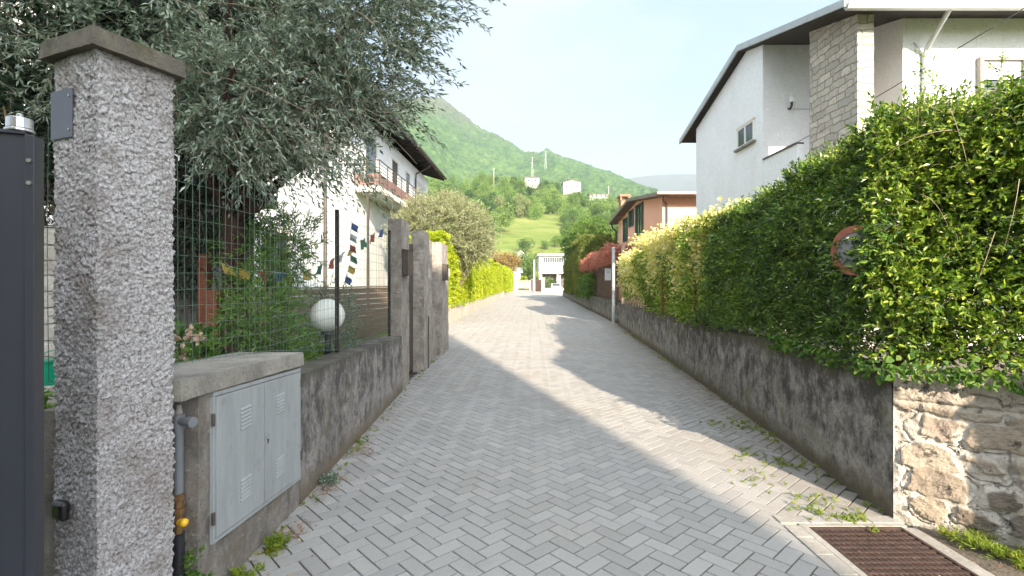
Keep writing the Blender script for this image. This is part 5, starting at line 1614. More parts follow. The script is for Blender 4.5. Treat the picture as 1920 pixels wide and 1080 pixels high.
def hedge(nm, label, path, depth, z0, zt, mat, dens, leaf, ls=.16, nl=8, r=rng, stems=True, lump=.12, interior=1.0, up=.6, oval=False, over=.05, group=None, cat="hedge", spread=.9, topj=.1, rnd=.25):
    """leafy bank along a path [(x,y)], growing to the right of the path direction (away from the lane) by depth"""
    path = [np.array(p, float) for p in path]
    seg = [np.linalg.norm(b - a) for a, b in zip(path, path[1:])]
    cum = np.concatenate([[0], np.cumsum(seg)])
    Lt = cum[-1]
    def base(s):
        x = np.interp(s, cum, [p[0] for p in path]); y = np.interp(s, cum, [p[1] for p in path])
        e = .05
        tx = np.interp(s + e, cum, [p[0] for p in path]) - np.interp(s - e, cum, [p[0] for p in path]); ty = np.interp(s + e, cum, [p[1] for p in path]) - np.interp(s - e, cum, [p[1] for p in path])
        q = np.hypot(tx, ty) + 1e-9
        return x, y, tx / q, ty / q
    ztf = zt if callable(zt) else (lambda s: np.full_like(s, float(zt)))
    z0f = z0 if callable(z0) else (lambda s: np.full_like(s, float(z0)))
    leaves, st = MB(), MB()
    Hm = float(np.mean(ztf(np.linspace(0, Lt, 20)) - z0f(np.linspace(0, Lt, 20))))
    nf = int(Lt * Hm * dens); nt = int(Lt * depth * dens * 1.1); ne = int(2 * Hm * depth * dens); ni = int(Lt * Hm * depth * dens * 1.1 * interior)
    for kind, n in (("f", nf), ("b", nf // 4), ("t", nt), ("e", ne), ("i", ni)):
        s = r.uniform(0, Lt, n); dd = np.zeros(n); zf = r.uniform(0, 1, n)
        out = np.zeros((n, 3))
        if kind == "e":
            s = np.where(r.uniform(size=n) < .5, r.uniform(-.02, .05, n), Lt - r.uniform(-.02, .05, n)); dd = r.uniform(0, depth, n)
        x, y, tx, ty = base(np.clip(s, 0, Lt))
        nx, ny = -ty, tx         # towards the lane side (left of path)
        if kind == "f": dd = -over + r.exponential(.05, n); out = np.stack([nx, ny, .25 + 0 * x], 1)
        if kind == "b": dd = np.full(n, depth); out = np.stack([-nx, -ny, .25 + 0 * x], 1)
        if kind == "t": dd = r.uniform(0, depth, n); zf = 1 - np.abs(r.normal(0, .02, n)); out = np.stack([nx * .15, ny * .15, 1 + 0 * x], 1)
        if kind == "e": out = np.stack([np.where(s > Lt / 2, tx, -tx), np.where(s > Lt / 2, ty, -ty), .25 + 0 * x], 1)
        if kind == "i": dd = r.uniform(.05, depth, n); out = rand_dir(n, r)
        zl, zh = z0f(s), ztf(s)
        z = zl + (zh - zl) * zf
        # rounded shoulders and lumps
        sh = np.clip((zf - (1 - rnd)) / rnd, 0, 1) ** 2 * depth * .35
        dd = dd + np.where(kind in "fi", sh, 0)
        lp = fbm(np.stack([s * 1.7, z * 1.9, dd * 1.3 + len(nm)], 1), 3, 7) * lump
        x = x - nx * (dd - lp); y = y - ny * (dd - lp)
        z = z + (topj * vnoise(np.stack([x * 2.3, y * 2.3, z * 0], 1), 19) + lp * .5) * zf
        P = np.stack([x, y, z], 1)
        D = nrm(out) + .75 * r.normal(size=(n, 3)) * .8; D[:, 2] += .25
        sprigs(leaves, P, D, r.uniform(.6, 1.3, n) * ls, nl, leaf[0], leaf[1], spread, .2, r, oval, st if (stems and kind != "i") else None, .0022 if leaf[0] < .08 else .006, up=up)
    t = thing(nm, label, cat, (path[0][0], path[0][1], 0), group)
    leaves.build("foliage", mat, t)
    if stems: st.build("branches", M_TWIG, t)
    return t

# ---- right hedge: dark green run
def ztop(s): return 2.62 + .16 * np.sin(s * 1.1 + .5) + .10 * np.sin(s * 2.7)
hedge("hedge", "dark green clipped hedge on the long right wall, between round sign and cream flowers",
      [(2.66, 3.75), (2.80, 5.2), (2.97, 7.0), (3.04, 7.8)], 1.0, .95, lambda s: 2.74 + .05 * np.sin(s * 2.3) - .24 * np.clip(s, 0, 3) / 3, L_DARK, 360, (.054, .023), .18, 9, up=.4, interior=1.3, over=.02, lump=.26, spread=1.1, topj=.16)
# added paler sprigs: the sun on its top edge put into leaf colour
def sunlit_top_tint():
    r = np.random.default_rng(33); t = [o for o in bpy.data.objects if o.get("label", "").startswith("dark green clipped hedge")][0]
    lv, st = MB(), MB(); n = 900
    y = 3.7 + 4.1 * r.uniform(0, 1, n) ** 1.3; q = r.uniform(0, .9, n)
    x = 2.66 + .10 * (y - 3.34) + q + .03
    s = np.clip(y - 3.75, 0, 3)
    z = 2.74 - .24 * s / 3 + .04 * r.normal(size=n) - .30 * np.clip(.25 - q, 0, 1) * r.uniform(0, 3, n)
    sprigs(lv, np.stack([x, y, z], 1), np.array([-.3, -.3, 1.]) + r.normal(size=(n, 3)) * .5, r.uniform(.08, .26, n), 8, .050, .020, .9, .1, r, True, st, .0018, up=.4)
    lv.build("sunlit_tint_sprigs", L_LIGHT, t); st.build("sprig_stems", M_TWIG, t)
sunlit_top_tint()
# ---- corner bush: bright, loose, sunlit
cb = hedge("corner_bush", "bright yellow-green loose leafy bush over the stone wall corner", [(3.80, 2.30), (3.30, 2.78), (2.80, 3.25), (2.66, 3.42), (2.66, 3.85)][::1], 1.1, lambda s: 1.0 + 0 * s,
      lambda s: 2.62 + .14 * np.sin(s * 3.1), L_LIGHT, 0, (.050, .022)) if False else None
def corner_bush():
    r = np.random.default_rng(23)
    t = thing("corner_bush", "bright yellow-green loose leafy bush over the stone wall corner", "bush", (3.2, 3.6, 1.0))
    lv, st = MB(), MB()
    # front face follows the stone wall; top about 2.7 m
    n = 3900
    s = r.uniform(-.15, 2.3, n); zf = r.uniform(0, 1, n) ** .9
    x = 2.62 + .80 * s; y = 3.38 - .60 * s
    z = 1.0 + zf * (1.76 + .02 * s)
    lp = fbm(np.stack([s * 2.1, z * 2.2, s * 0 + 4], 1), 3, 3)
    dd = .08 - .34 * lp + np.clip(zf - .6, 0, 1) ** 2 * 1.0 + r.exponential(.07, n)
    x = x + .6 * dd; y = y + .8 * dd
    z = z + .10 * vnoise(np.stack([s * 3, s * 0, s * 0], 1), 9) * zf
    D = np.array([-.6, -.8, .45]) + r.normal(size=(n, 3)) * .6
    sprigs(lv, np.stack([x, y, z], 1), D, r.uniform(.10, .26, n), 8, .052, .021, 1.0, .25, r, True, st, .0018, up=.4)
    n = 9500                        # top and body
    s = r.uniform(-.1, 2.3, n); dd = r.uniform(.1, 1.6, n); zf = r.uniform(0, 1, n) ** .75
    x = 2.66 + .80 * s + .6 * dd; y = 3.40 - .60 * s + .8 * dd; z = 1.05 + zf * 1.72 + .12 * fbm(np.stack([x * 1.7, y * 1.7, x * 0], 1), 3, 4)
    ok = x > 2.66 + .0925 * (y - 3.34)
    P = np.stack([x, y, z], 1)[ok]; n = len(P)
    D = np.array([0, 0, .8]) + r.normal(size=(n, 3)) * .8
    sprigs(lv, P, D, r.uniform(.12, .26, n), 9, .044, .018, .85, .2, r, False, st, .002, up=.5)
    # tall shoots against the sky
    for (px, y0_, h) in ((1725, 3.6, .46), (1700, 3.9, .26), (1750, 3.7, .34), (1770, 3.5, .22), (1860, 3.4, .32), (1850, 3.7, .18), (1905, 3.3, .20), (1672, 3.9, .20), (1800, 3.8, .10), (1740, 4.0, .52), (1640, 4.1, .12), (1600, 4.2, .16)):
        x0_ = (px - 960) / 946 * y0_
        m = 16
        q = np.array([[x0_ + .05 * f + r.normal(0, .006), y0_, 2.6 + (h + .12) * f] for f in np.linspace(0, 1, m)])
        st.tube([tuple(a) for a in q], [.004 * (1 - .7 * f) for f in np.linspace(0, 1, m)], 5)
        dr = nrm(r.normal(size=(m, 3)) * np.array([1, 1, .2])) + np.array([0, 0, .8])
        sprigs(lv, q, dr, .09, 5, .036, .013, .8, .1, r, True, st, .0015)
    # bare pale stems trailing in front
    for k in range(14):
        s = r.uniform(.0, 2.0); z = r.uniform(1.5, 2.75)
        p0 = np.array([2.60 + .8 * s, 3.36 - .6 * s, z]) + np.array([-.6, -.8, 0]) * r.uniform(-.10, .06)
        dirv = np.array([.8 * r.uniform(-1, 1), -.6 * r.uniform(-1, 1), r.uniform(-1.2, .3)]); Lq = r.uniform(.25, .6)
        pts = [tuple(p0 + dirv * Lq * f + np.array([-.6, -.8, 0]) * .10 * math.sin(math.pi * f) + np.array([0, 0, -.12 * f * f])) for f in np.linspace(0, 1, 9)]
        st.tube(pts, [.0020 * (1 - .6 * f) for f in np.linspace(0, 1, 9)], 4)
    lv.build("foliage", L_LIGHT, t)
    st.build("branches", M_PALETWIG, t)
    # ivy trailing over the wall top
    iv = MB(); n = 260
    s = r.uniform(-.05, 1.15, n); zz = .99 + np.abs(r.normal(0, .07, n)) - .03
    P = np.stack([2.50 + .80 * s - .03, 3.30 - .60 * s - .04, zz], 1)
    leaf_mesh(iv, P, np.array([-.3, -.5, -.5]) + r.normal(size=(n, 3)) * .7, r.uniform(.035, .06, n), r.uniform(.035, .055, n), r, up=.3, oval=True)
    P = np.stack([2.50 + .025 * r.normal(size=n) * 0 - .02 + r.uniform(0, 1.2, n) * .0925, 0 * s, .93 + r.uniform(-.02, .12, n)], 1)
    yy_ = r.uniform(3.35, 5.2, n); P[:, 1] = yy_; P[:, 0] = 2.49 + .0925 * (yy_ - 3.34)
    leaf_mesh(iv, P, np.array([-.7, -.1, -.4]) + r.normal(size=(n, 3)) * .6, r.uniform(.035, .06, n), r.uniform(.035, .05, n), r, up=.3, oval=True)
    tag(iv.build("ivy", L_GARDEN), "pale ivy leaves trailing over the top of the wall at the corner", "ivy")
corner_bush()
r2b = np.random.default_rng(29)
sv, ss = MB(), MB(); n = 150
P = np.stack([2.62 + r2b.uniform(-.03, .05, n), r2b.uniform(3.40, 3.74, n), r2b.uniform(1.60, 1.98, n)], 1)
P = P[(P[:, 1] - 3.40) + (P[:, 2] - 1.6) * .30 < .37]
sprigs(sv, P, np.array([-.8, .15, .25]) + r2b.normal(size=(len(P), 3)) * .6, r2b.uniform(.10, .2, len(P)), 9, .044, .018, .9, .3, r2b, True, ss, .0018)
t = thing("climbing_sprigs", "dark leafy sprigs growing over the right half of the round sign", "climber", (2.62, 3.6, 1.6))
sv.build("foliage", L_DARK, t); ss.build("stems", M_TWIG, t)

# ---- flowering climbing rose
def flowers(t, pts, r, nper=9, size=.018, spread=.05):
    size *= 1.45
    fl = MB(); n = len(pts)
    for k in range(nper):
        P = pts + r.normal(0, spread, (n, 3))
        D = r.normal(size=(n, 3)); D[:, 0] -= .7; D[:, 2] += .4; D[:, 1] -= .5
        for q in range(3):
            leaf_mesh(fl, P, nrm(D) + .9 * r.normal(size=(n, 3)), size * r.uniform(.8, 1.5, n), size * 1.1, r, up=.3, oval=False)
    fl.build("flowers", L_FLOWER, t)
rr = np.random.default_rng(31)
f1 = hedge("flowering_hedge", "hedge covered in clusters of small cream roses, between dark hedge and gate posts", [(3.12, 8.0), (3.45, 11.2), (3.60, 13.2)], 1.0, .88, lambda s: 2.50 - .04 * s + .08 * np.sin(s * 2.1), L_LIGHT, 200, (.065, .030), .2, 8, r=rr, stems=False, lump=.28, over=.12, topj=.15)
def fpts(n, y0_, y1_, z0_, z1_, r, off=.12, base=(2.52, 3.34)):
    y = r.uniform(y0_, y1_, n); z = z0_ + (z1_ - z0_) * r.beta(1.7, 1.0, n)
    c = vnoise(np.stack([y * 2.1, z * 2.6, z * 0], 1), 77) > -.1
    y, z = y[c], z[c]
    x = 2.66 + .0925 * (y - 3.34) - off * r.uniform(.2, 1.4, len(y)) + np.clip((z - 2.2) / .6, 0, 1) ** 2 * .35
    return np.stack([x, y, z], 1)
flowers(f1, fpts(620, 8.0, 13.2, 1.2, 2.6, rr), rr, 9, .028, .06)
P = np.stack([rr.uniform(3.05, 3.9, 420), rr.uniform(7.0, 13.2, 420), rr.uniform(2.50, 2.70, 420)], 1)
flowers(f1, P, rr, 7, .028, .06)
f2 = hedge("flowering_hedge", "rounded cream-flowered rose bush nearest the gate posts", [(3.66, 13.5), (3.86, 15.6), (3.96, 17.2)], .9, lambda s: 1.15 + .25 * np.sin(s * 1.2), lambda s: 2.34 + .1 * np.sin(s * 3) - .05 * s, L_LIGHT, 110, (.08, .036), .24, 8, r=rr, stems=False, lump=.3, over=.12, topj=.15)
flowers(f2, fpts(420, 13.5, 17.4, 1.3, 2.45, rr, .16), rr, 9, .036, .08)
P = np.stack([rr.uniform(3.2, 3.7, 60), rr.uniform(4.0, 5.4, 60), rr.uniform(2.62, 2.85, 60)], 1)
t = thing("flower_cluster", "cream rose blossoms on top of the dark hedge in front of the tall white house", "flowers", (3.4, 4.7, 2.6))
flowers(t, P, rr, 7, .024, .04)

# ---- olive tree
def olive():
    r = np.random.default_rng(5)
    t = thing("olive_tree", "grey-green olive tree spreading over the fence behind the roughcast pillar", "tree", (-2.65, 4.9, .25))
    tr = MB()
    tr.tube([(-2.72, 5.0, .2), (-2.70, 4.98, 1.0), (-2.74, 4.95, 1.7), (-2.70, 4.9, 2.3)], [.13, .11, .10, .09], 10)
    tips = [(-1.9, 4.7, 3.1), (-1.5, 4.6, 3.9), (-2.4, 4.4, 4.3), (-3.4, 4.7, 3.8), (-3.2, 5.6, 4.2), (-1.7, 5.4, 4.4), (-2.2, 4.0, 3.3), (-1.3, 4.8, 3.3)]
    nodes = []
    for tp in tips:
        pts = limbs(tr, (-2.70, 4.9, 2.2), tp, 7, .055, r, .5); nodes += pts[2:]
    E = [((-2.6, 4.8, 4.0), (1.2, 1.1, 1.0), 700), ((-2.0, 4.7, 3.28), (.72, .7, .58), 400), ((-1.38, 4.65, 3.88), (.60, .6, .52), 320), ((-1.5, 4.8, 4.65), (.95, .9, .6), 300),
         ((-3.5, 4.7, 3.7), (1.1, 1.0, 1.1), 650), ((-2.4, 4.3, 3.1), (.6, .6, .55), 300), ((-1.45, 4.6, 3.2), (.42, .45, .30), 90), ((-2.4, 4.4, 2.8), (.45, .4, .28), 100)]
    lv, st = MB(), MB()
    for c, rad, n in E:
        P, N = ellipsoid_pts(n, c, rad, .25, r)
        keep = ~((P[:, 2] < 2.3) | (P[:, 1] < 2.7))
        P, N = P[keep], N[keep]; n = len(P)
        D = N * .8 + r.normal(size=(n, 3)) * .7; D[:, 2] += .05
        sprigs(lv, P - nrm(D) * .12, D, r.uniform(.22, .46, n), 15, .068, .0205, 1.0, .20, r, False, st, .0022, pairs=True, up=.25, fold=.12)
    # long outer sprays
    S = []
    for k in range(85):
        z = r.uniform(3.0, 4.0)
        S.append(((-1.25 + .42 * (z - 3.0) + r.uniform(-.25, .15), 4.55 + r.normal(0, .25), z), (1.0, r.normal(0, .35), r.uniform(-.45, .30))))
    for k in range(60):
        S.append(((-.85 + r.uniform(-.5, .32), 4.4 + r.normal(0, .2), r.uniform(3.98, 4.3)), (1.1, r.normal(0, .25), r.uniform(-.12, .12))))
    for k in range(70):
        S.append(((r.uniform(-2.3, -1.35), 4.3 + r.normal(0, .25), r.uniform(2.55, 2.9)), (.6, r.normal(0, .4), -.5)))
    P = np.array([a for a, b in S]); D = np.array([b for a, b in S])
    sprigs(lv, P, D, r.uniform(.30, .52, len(P)), 18, .066, .0185, .9, .22, r, False, st, .0026, pairs=True, up=.25, fold=.1)
    lv.build("foliage", L_OLIVE, t)
    for k in range(44):     # visible bare long twigs
        c, rad, n = E[k % 5]
        p0 = np.array(c) + r.normal(size=3) * np.array(rad) * .4; dv = nrm(r.normal(size=3) * np.array([1, .6, .5]) + np.array([.5, -.3, -.1])); Lq = r.uniform(.6, 1.1)
        st.tube([tuple(p0 + dv * Lq * f + np.array([0, 0, -.25 * f * f])) for f in np.linspace(0, 1, 9)], [.006 * (1 - .7 * f) for f in np.linspace(0, 1, 9)], 4)
    st.build("twigs", M_PALETWIG, t)
    tr.build("trunk", M_REDBARK, t)
olive()

def bush(nm, label, cat, E, mat, leaf, ls, nl, r, stemmat=M_TWIG, lo=.45, spread=.9, droop=.2, group=None, base=None, trunk=None, oval=False, up=.5, keep=None, rnddir=.7, stem_w=.0025, pairs=False):
    c0 = E[0][0]; base = base or (c0[0], c0[1], .25)
    t = thing(nm, label, cat, base, group)
    lv, st = MB(), MB()
    for c, rad, n in E:
        P, N = ellipsoid_pts(n, c, rad, lo, r)
        if keep is not None:
            k_ = keep(P); P, N = P[k_], N[k_]
        n = len(P)
        D = N + r.normal(size=(n, 3)) * rnddir; D[:, 2] += .25
        sprigs(lv, P - nrm(D) * ls * .4, D, r.uniform(.6, 1.3, n) * ls, nl, leaf[0], leaf[1], spread, droop, r, oval, st, stem_w, up=up, pairs=pairs)
        for k in range(5):
            q = np.array(c) + rand_dir(1, r)[0] * np.array(rad) * .6
            st.tube([base, tuple((np.array(base) + q) / 2 + r.normal(0, .05, 3)), tuple(q)], [.02 * max(rad), .014 * max(rad), .006 * max(rad)], 5)
    lv.build("foliage", mat, t); st.build("branches", stemmat, t)
    if trunk:
        tb = MB(); tb.tube(trunk[0], trunk[1], 9); tb.build("trunk", M_BARK, t)
    return t

r3 = np.random.default_rng(41)
bush("evergreen_tree", "dark evergreen tree filling the top left corner behind the gate and pillar", "tree",
     [((-4.6, 5.2, 4.6), (1.9, 1.3, 1.6), 2600), ((-6.2, 6.4, 4.2), (1.8, 1.3, 2.4), 1500), ((-3.6, 5.8, 4.9), (1.5, 1.2, 1.2), 1400), ((-4.3, 5.0, 3.1), (.9, .8, .9), 600), ((-3.0, 5.6, 3.4), (.8, .6, .7), 500)], L_YEW, (.085, .026), .28, 13, r3,
     lo=.2, base=(-4.6, 5.6, .25), trunk=([(-4.6, 5.6, .2), (-4.62, 5.6, 2.0), (-4.5, 5.5, 4.2)], [.13, .11, .06]), up=.2)
bush("laurel_bush", "dark leafy bush low behind the slit between gate and pillar", "bush", [((-2.9, 2.9, .55), (.5, .45, .42), 330)], L_GARDEN, (.06, .028), .14, 8, r3, base=(-2.9, 2.9, .0), oval=True)
bush("oleander_bush", "tall green bush under the olive tree behind the wire fence", "bush",
     [((-2.55, 5.2, 1.82), (.42, .45, .50), 190), ((-2.25, 5.2, 2.0), (.30, .3, .32), 60), ((-2.9, 5.7, 2.35), (.36, .36, .40), 90)], L_GARDEN, (.075, .016), .26, 12, r3, base=(-2.7, 5.5, .25), up=.3, lo=.3, spread=.8)
bush("nandina_bush", "feathery bright green bush leaning over the meter cabinet", "bush",
     [((-2.16, 4.35, 1.22), (.30, .45, .34), 170), ((-2.0, 4.4, .98), (.26, .45, .28), 140), ((-2.36, 4.75, 1.5), (.30, .35, .34), 90)], L_GARDEN, (.060, .014), .20, 14, r3, base=(-2.35, 4.5, .25), up=.3, lo=.3, spread=.8,
     keep=lambda P: P[:, 0] < -1.80)
bush("dark_climber", "dark green climber hanging under the porch roof", "climber",
     [((-3.3, 5.3, 2.35), (.55, .4, .50), 260), ((-3.5, 5.2, 1.9), (.4, .3, .45), 130)], L_YEW, (.065, .018), .24, 12, r3, base=(-3.4, 5.4, .25), up=.2, lo=.2, droop=.6)
bush("small_shrub", "loose olive-green shrub growing right of the globe lamp", "shrub",
     [((-2.20, 6.3, 1.05), (.35, .5, .40), 150), ((-2.5, 6.9, 1.25), (.4, .5, .35), 120)], L_OLIVE, (.045, .014), .20, 12, r3, base=(-2.3, 6.5, .25), lo=.2)
bush("low_plants", "low dark plants at the foot of the board fence beside the globe lamp", "plants",
     [((-2.3, 5.6, .55), (.45, .6, .30), 150), ((-2.5, 7.0, .65), (.4, .6, .35), 130)], L_GARDEN, (.06, .02), .16, 9, r3, base=(-2.3, 5.8, .25), lo=.2)
bush("potted_flowers", "broad-leaved plants with pale pink blooms by the stone pier", "plants", [((-2.75, 4.2, 1.02), (.22, .25, .22), 50), ((-2.5, 4.1, .95), (.16, .2, .16), 30)], L_GARDEN, (.085, .05), .12, 5, r3, base=(-2.7, 4.2, .25), oval=True)
fl = MB(); P = np.array([-2.66, 4.05, 1.05]) + r3.normal(size=(22, 3)) * np.array([.10, .06, .07])
for q in range(5): leaf_mesh(fl, P, r3.normal(size=(22, 3)), .045, .04, r3, oval=True)
tag(fl.build("blooms", leafmat("pale_pink_petal", [(.55, .40, .36), (.62, .48, .42)], .3)), "pale pink blooms low by the stone pier", "flowers", kind="stuff")
bush("round_olive_bush", "big round pale grey-green olive bush behind the pillars on the left", "bush",
     [((-2.95, 21.5, 3.75), (2.05, 1.9, 1.75), 3000), ((-4.2, 21.2, 3.7), (1.0, 1.0, .9), 400), ((-1.6, 21.8, 3.3), (.9, 1.0, .9), 400)], L_PALE, (.12, .030), .45, 14, r3,
     base=(-2.95, 21.5, .25), lo=.4, trunk=([(-2.95, 21.5, .2), (-2.9, 21.5, 1.2), (-3.0, 21.5, 2.6)], [.16, .13, .08]), up=.3, rnddir=.55, stem_w=.006)

# ---- golden hedges on their low wall
w = MB(); roughbox(w, [(-2.66, 13.0, -.05), (-2.36, 20.3, -.05), (.02, 84, -.05), (-.3, 84, -.05)], [(-2.66, 13.0, .70), (-2.36, 20.3, .70), (.02, 84, .62), (-.3, 84, .62)], .3, .01, 6, 3, 91) if False else None
def lowwall(a, b, t, z1a, z1b, mat, label, seed, step=.2):
    dx, dy = b[0] - a[0], b[1] - a[1]; L = math.hypot(dx, dy); nx, ny = -dy / L * t, dx / L * t
    w = MB(); roughbox(w, [(*a, -.05), (*b, -.05), (b[0] + nx, b[1] + ny, -.05), (a[0] + nx, a[1] + ny, -.05)], [(*a, z1a), (*b, z1b), (b[0] + nx, b[1] + ny, z1b), (a[0] + nx, a[1] + ny, z1a)], step, .012, 6, 3, seed, amp2=.02, freq2=1.2)
    tag(w.build("low_wall", mat), label, "wall")
M_SUNWALL = concrete("pale_stained_wall", (0.62, 0.58, 0.50), (0.46, 0.42, 0.35), (0.28, 0.25, 0.20), 0.5, scale=.8, bstr=.6)
lowwall((-2.62, 13.0), (-1.02, 57.0), .3, .70, .66, M_SUNWALL, "pale low wall under the yellow-green hedge on the left", 91)
lowwall((-.96, 58.6), (-.02, 86.0), .3, .66, .62, M_SUNWALL, "farther pale low wall under the second yellow-green hedge", 92, .4)
r4 = np.random.default_rng(51)
# path runs away; growth to the left => give the path reversed so that "right of path" is left of the lane
hedge("golden_hedge", "long bright yellow-green clipped hedge on a low wall, left of the lane", [(-1.05, 56.6), (-1.70, 38), (-2.36, 20.3), (-2.48, 17.4)], .9, .62, lambda s: 3.28 - .02 * s * 0 + .06 * np.sin(s * .9), L_GOLD, 85, (.10, .055), .12, 8,
      r=r4, stems=False, lump=.10, interior=.8, up=.4, over=.0, topj=.06, rnd=.3)
hedge("golden_hedge", "second yellow-green hedge beyond the dark gap on the left", [(-.02, 86), (-.93, 58.9)], 1.3, .5, lambda s: 3.35 + .1 * np.sin(s * .7), L_GOLD, 40, (.16, .08), .25, 7, r=r4, stems=False, lump=.25, over=.1)
hedge("red_hedge", "red-leaved hedge spilling over the brown reed screen on the right", [(4.02, 20.3), (4.35, 27), (4.72, 34)], .7, lambda s: 2.35 + 0 * s, lambda s: 2.92 + .05 * np.sin(s), L_RED, 110, (.09, .04), .22, 8, r=r4, stems=False, lump=.2, over=.06, topj=.15)
hedge("climbing_plant", "dark brown-green climber growing low through the reed screen", [(4.2, 27), (4.6, 34)], .3, .75, 1.9, L_DARK, 70, (.09, .045), .2, 8, r=r4, stems=False, lump=.2, over=.1, cat="climber")
hedge("clipped_hedge", "tall clipped bronze-green hedge on the right beyond the red leaves", [(4.78, 34.6), (5.05, 40), (5.75, 54)], 2.2, .6, lambda s: 4.75 + .12 * np.sin(s * .8) - 1.1 * np.exp(-(s / .7) ** 2),
      leafmat("bronze_leaf", [(0.09, 0.14, 0.03), (0.12, 0.15, 0.035), (0.19, 0.20, 0.045), (0.27, 0.21, 0.06)], .3, .5, .6, .35), 50, (.13, .06), .22, 8, r=r4, stems=False, lump=.2, over=.05, rnd=.35)
bush("loose_tree", "loose grey-green tree rising behind the clipped hedge left of the pink house", "tree",
     [((6.6, 42, 5.4), (2.0, 1.8, 1.6), 900), ((8.6, 41, 4.9), (1.8, 1.6, 1.4), 500), ((5.6, 46, 5.0), (1.2, 1.5, 1.3), 350)], L_GARDEN, (.20, .075), .6, 11, r4, base=(7, 42, .2), lo=.35,
     trunk=([(7, 42, .2), (7.1, 42, 2.4), (7, 42, 4.5)], [.2, .17, .1]), stem_w=.01)
bush("bare_shrub", "reddish twiggy shrub between the gate and the pink house", "shrub", [((5.6, 20.2, 2.95), (1.1, .6, .35), 260), ((4.9, 20.4, 2.7), (.6, .5, .35), 120)], L_RED, (.07, .03), .35, 6, r4, base=(5.4, 20.2, .3), lo=.2, stem_w=.006)
bush("yellow_shrub", "yellow-flowered shrub behind the far white gate", "shrub", [((2.3, 109, 2.0), (1.3, .8, .9), 120)], L_GOLD, (.3, .15), .4, 6, r4, base=(2.3, 109, 0), stem_w=.01)
bush("bronze_bush", "bronze-orange bush over the end of the yellow-green hedges", "bush", [((-1.2, 92, 5.2), (2.6, 2.0, 1.8), 420), ((-3.4, 90, 5.2), (2.2, 2, 2.0), 260)], leafmat("orange_bronze_leaf", [(.20, .15, .05), (.28, .19, .07), (.34, .24, .10)], .3), (.34, .15), .7, 8, r4, base=(-1.5, 92, 0), stem_w=.02)
bush("hedge_clump", "small dark green clump beside the far red brick wall", "bush", [((6.5, 88, 1.3), (1.3, .8, 1.1), 190)], L_GARDEN, (.26, .12), .4, 7, r4, base=(6.6, 88, 0), stem_w=.01)

# ---- hillside trees: prototypes, then copies
def lobed(mb, c, rad, nl, nleaf, ls, r, flat=1.0):
    for k in range(nl):
        d = rand_dir(1, r)[0]; d[2] = d[2] * .95 + .05
        q = np.array(c) + d * np.array(rad) * r.uniform(.35, .75)
        rr_ = np.array(rad) * r.uniform(.32, .55)
        P, N = ellipsoid_pts(nleaf // nl, q, rr_, .75, r)
        leaf_mesh(mb, P, N + r.normal(size=P.shape) * .6, ls * r.uniform(.6, 1.3, len(P)), ls * .6, r, up=.9, oval=False)
TREE_COL = {
    "bright": [(0.11, 0.18, 0.05), (0.15, 0.235, 0.065), (0.21, 0.30, 0.09)],
    "mid": [(0.06, 0.115, 0.04), (0.09, 0.155, 0.048), (0.13, 0.20, 0.06)],
    "dark": [(0.045, 0.10, 0.035), (0.065, 0.13, 0.04), (0.10, 0.17, 0.05)],
    "pale": [(0.19, 0.22, 0.095), (0.26, 0.28, 0.13), (0.33, 0.34, 0.18)],
}
TM = {k: leafmat(k + "_tree_leaf", v, .3, .6, .2, .2) for k, v in TREE_COL.items()}
r5 = np.random.default_rng(61)
def proto(kind, rad, h, nleaf, ls):
    t = thing("hillside_tree", "x", "tree", (0, 0, 0))
    cr_ = MB(); lobed(cr_, (0, 0, h - rad[2]), rad, 13, nleaf, ls, r5); c = cr_.build("crown", TM[kind], t)
    tb = MB(); tb.tube([(0, 0, -.8), (.05, 0, h * .4), (0, .05, h - rad[2] * .8)], [.22, .17, .08], 7)
    for k in range(4):
        d = rand_dir(1, r5)[0]; tb.tube([(0, 0, h * .35), (d[0] * rad[0] * .5, d[1] * rad[1] * .5, h - rad[2])], [.1, .04], 5)
    tb.build("trunk", M_BARK, t)
    return t
PR = {}
for kind in TREE_COL:
    PR[kind] = [proto(kind, (2.9, 2.9, 2.9), 6.6, 1500, .42), proto(kind, (2.4, 2.4, 3.6), 8.2, 1400, .42)]
used = set()
def plant_tree(kind, v, x, y, z, s, sz, label, group):
    p_ = PR[kind][v]
    if (kind, v) not in used:
        used.add((kind, v)); o = p_
    else:
        o = p_.copy(); COL.objects.link(o)
        for ch in list(p_.children):
            q = ch.copy(); COL.objects.link(q); q.parent = o
    o.location = (x, y, z); o.scale = (s, s, s * sz); o.rotation_euler = (0, 0, random.uniform(0, 6.28))
    o["label"] = label; o["category"] = "tree"; o["group"] = group
LAB = {"bright": "light green broadleaf tree in the wood on the near hillside", "mid": "medium green broadleaf tree in the wood on the near hillside",
       "dark": "dark green broadleaf tree in the wood on the near hillside", "pale": "pale yellowish tree in the wood on the near hillside"}
def hill_tree(px, y, kind, v, s, sz=1.0, label=None):
    x = (px - 960) / 946 * y
    zone = next(t_ for lim, t_ in ((900, "above the round olive bush"), (985, "above the left meadow"), (1045, "below the leftmost crest house"), (1095, "below the white gabled crest house"), (1150, "below the long low crest house"), (9999, "above the pink house roof")) if px < lim)
    row = "low down" if y < 222 else "midway up" if y < 262 else "high up"
    lab = {"bright": "light green", "mid": "medium green", "dark": "dark green", "pale": "pale yellowish"}[kind] + (" round" if v == 0 else " tall") + " tree " + row + " " + zone
    plant_tree(kind, v, x, y, hz_(x, y) if y > 108 else 0, s, sz, label or lab, "trees on the near hillside" if label is None else "trees around the meadow")
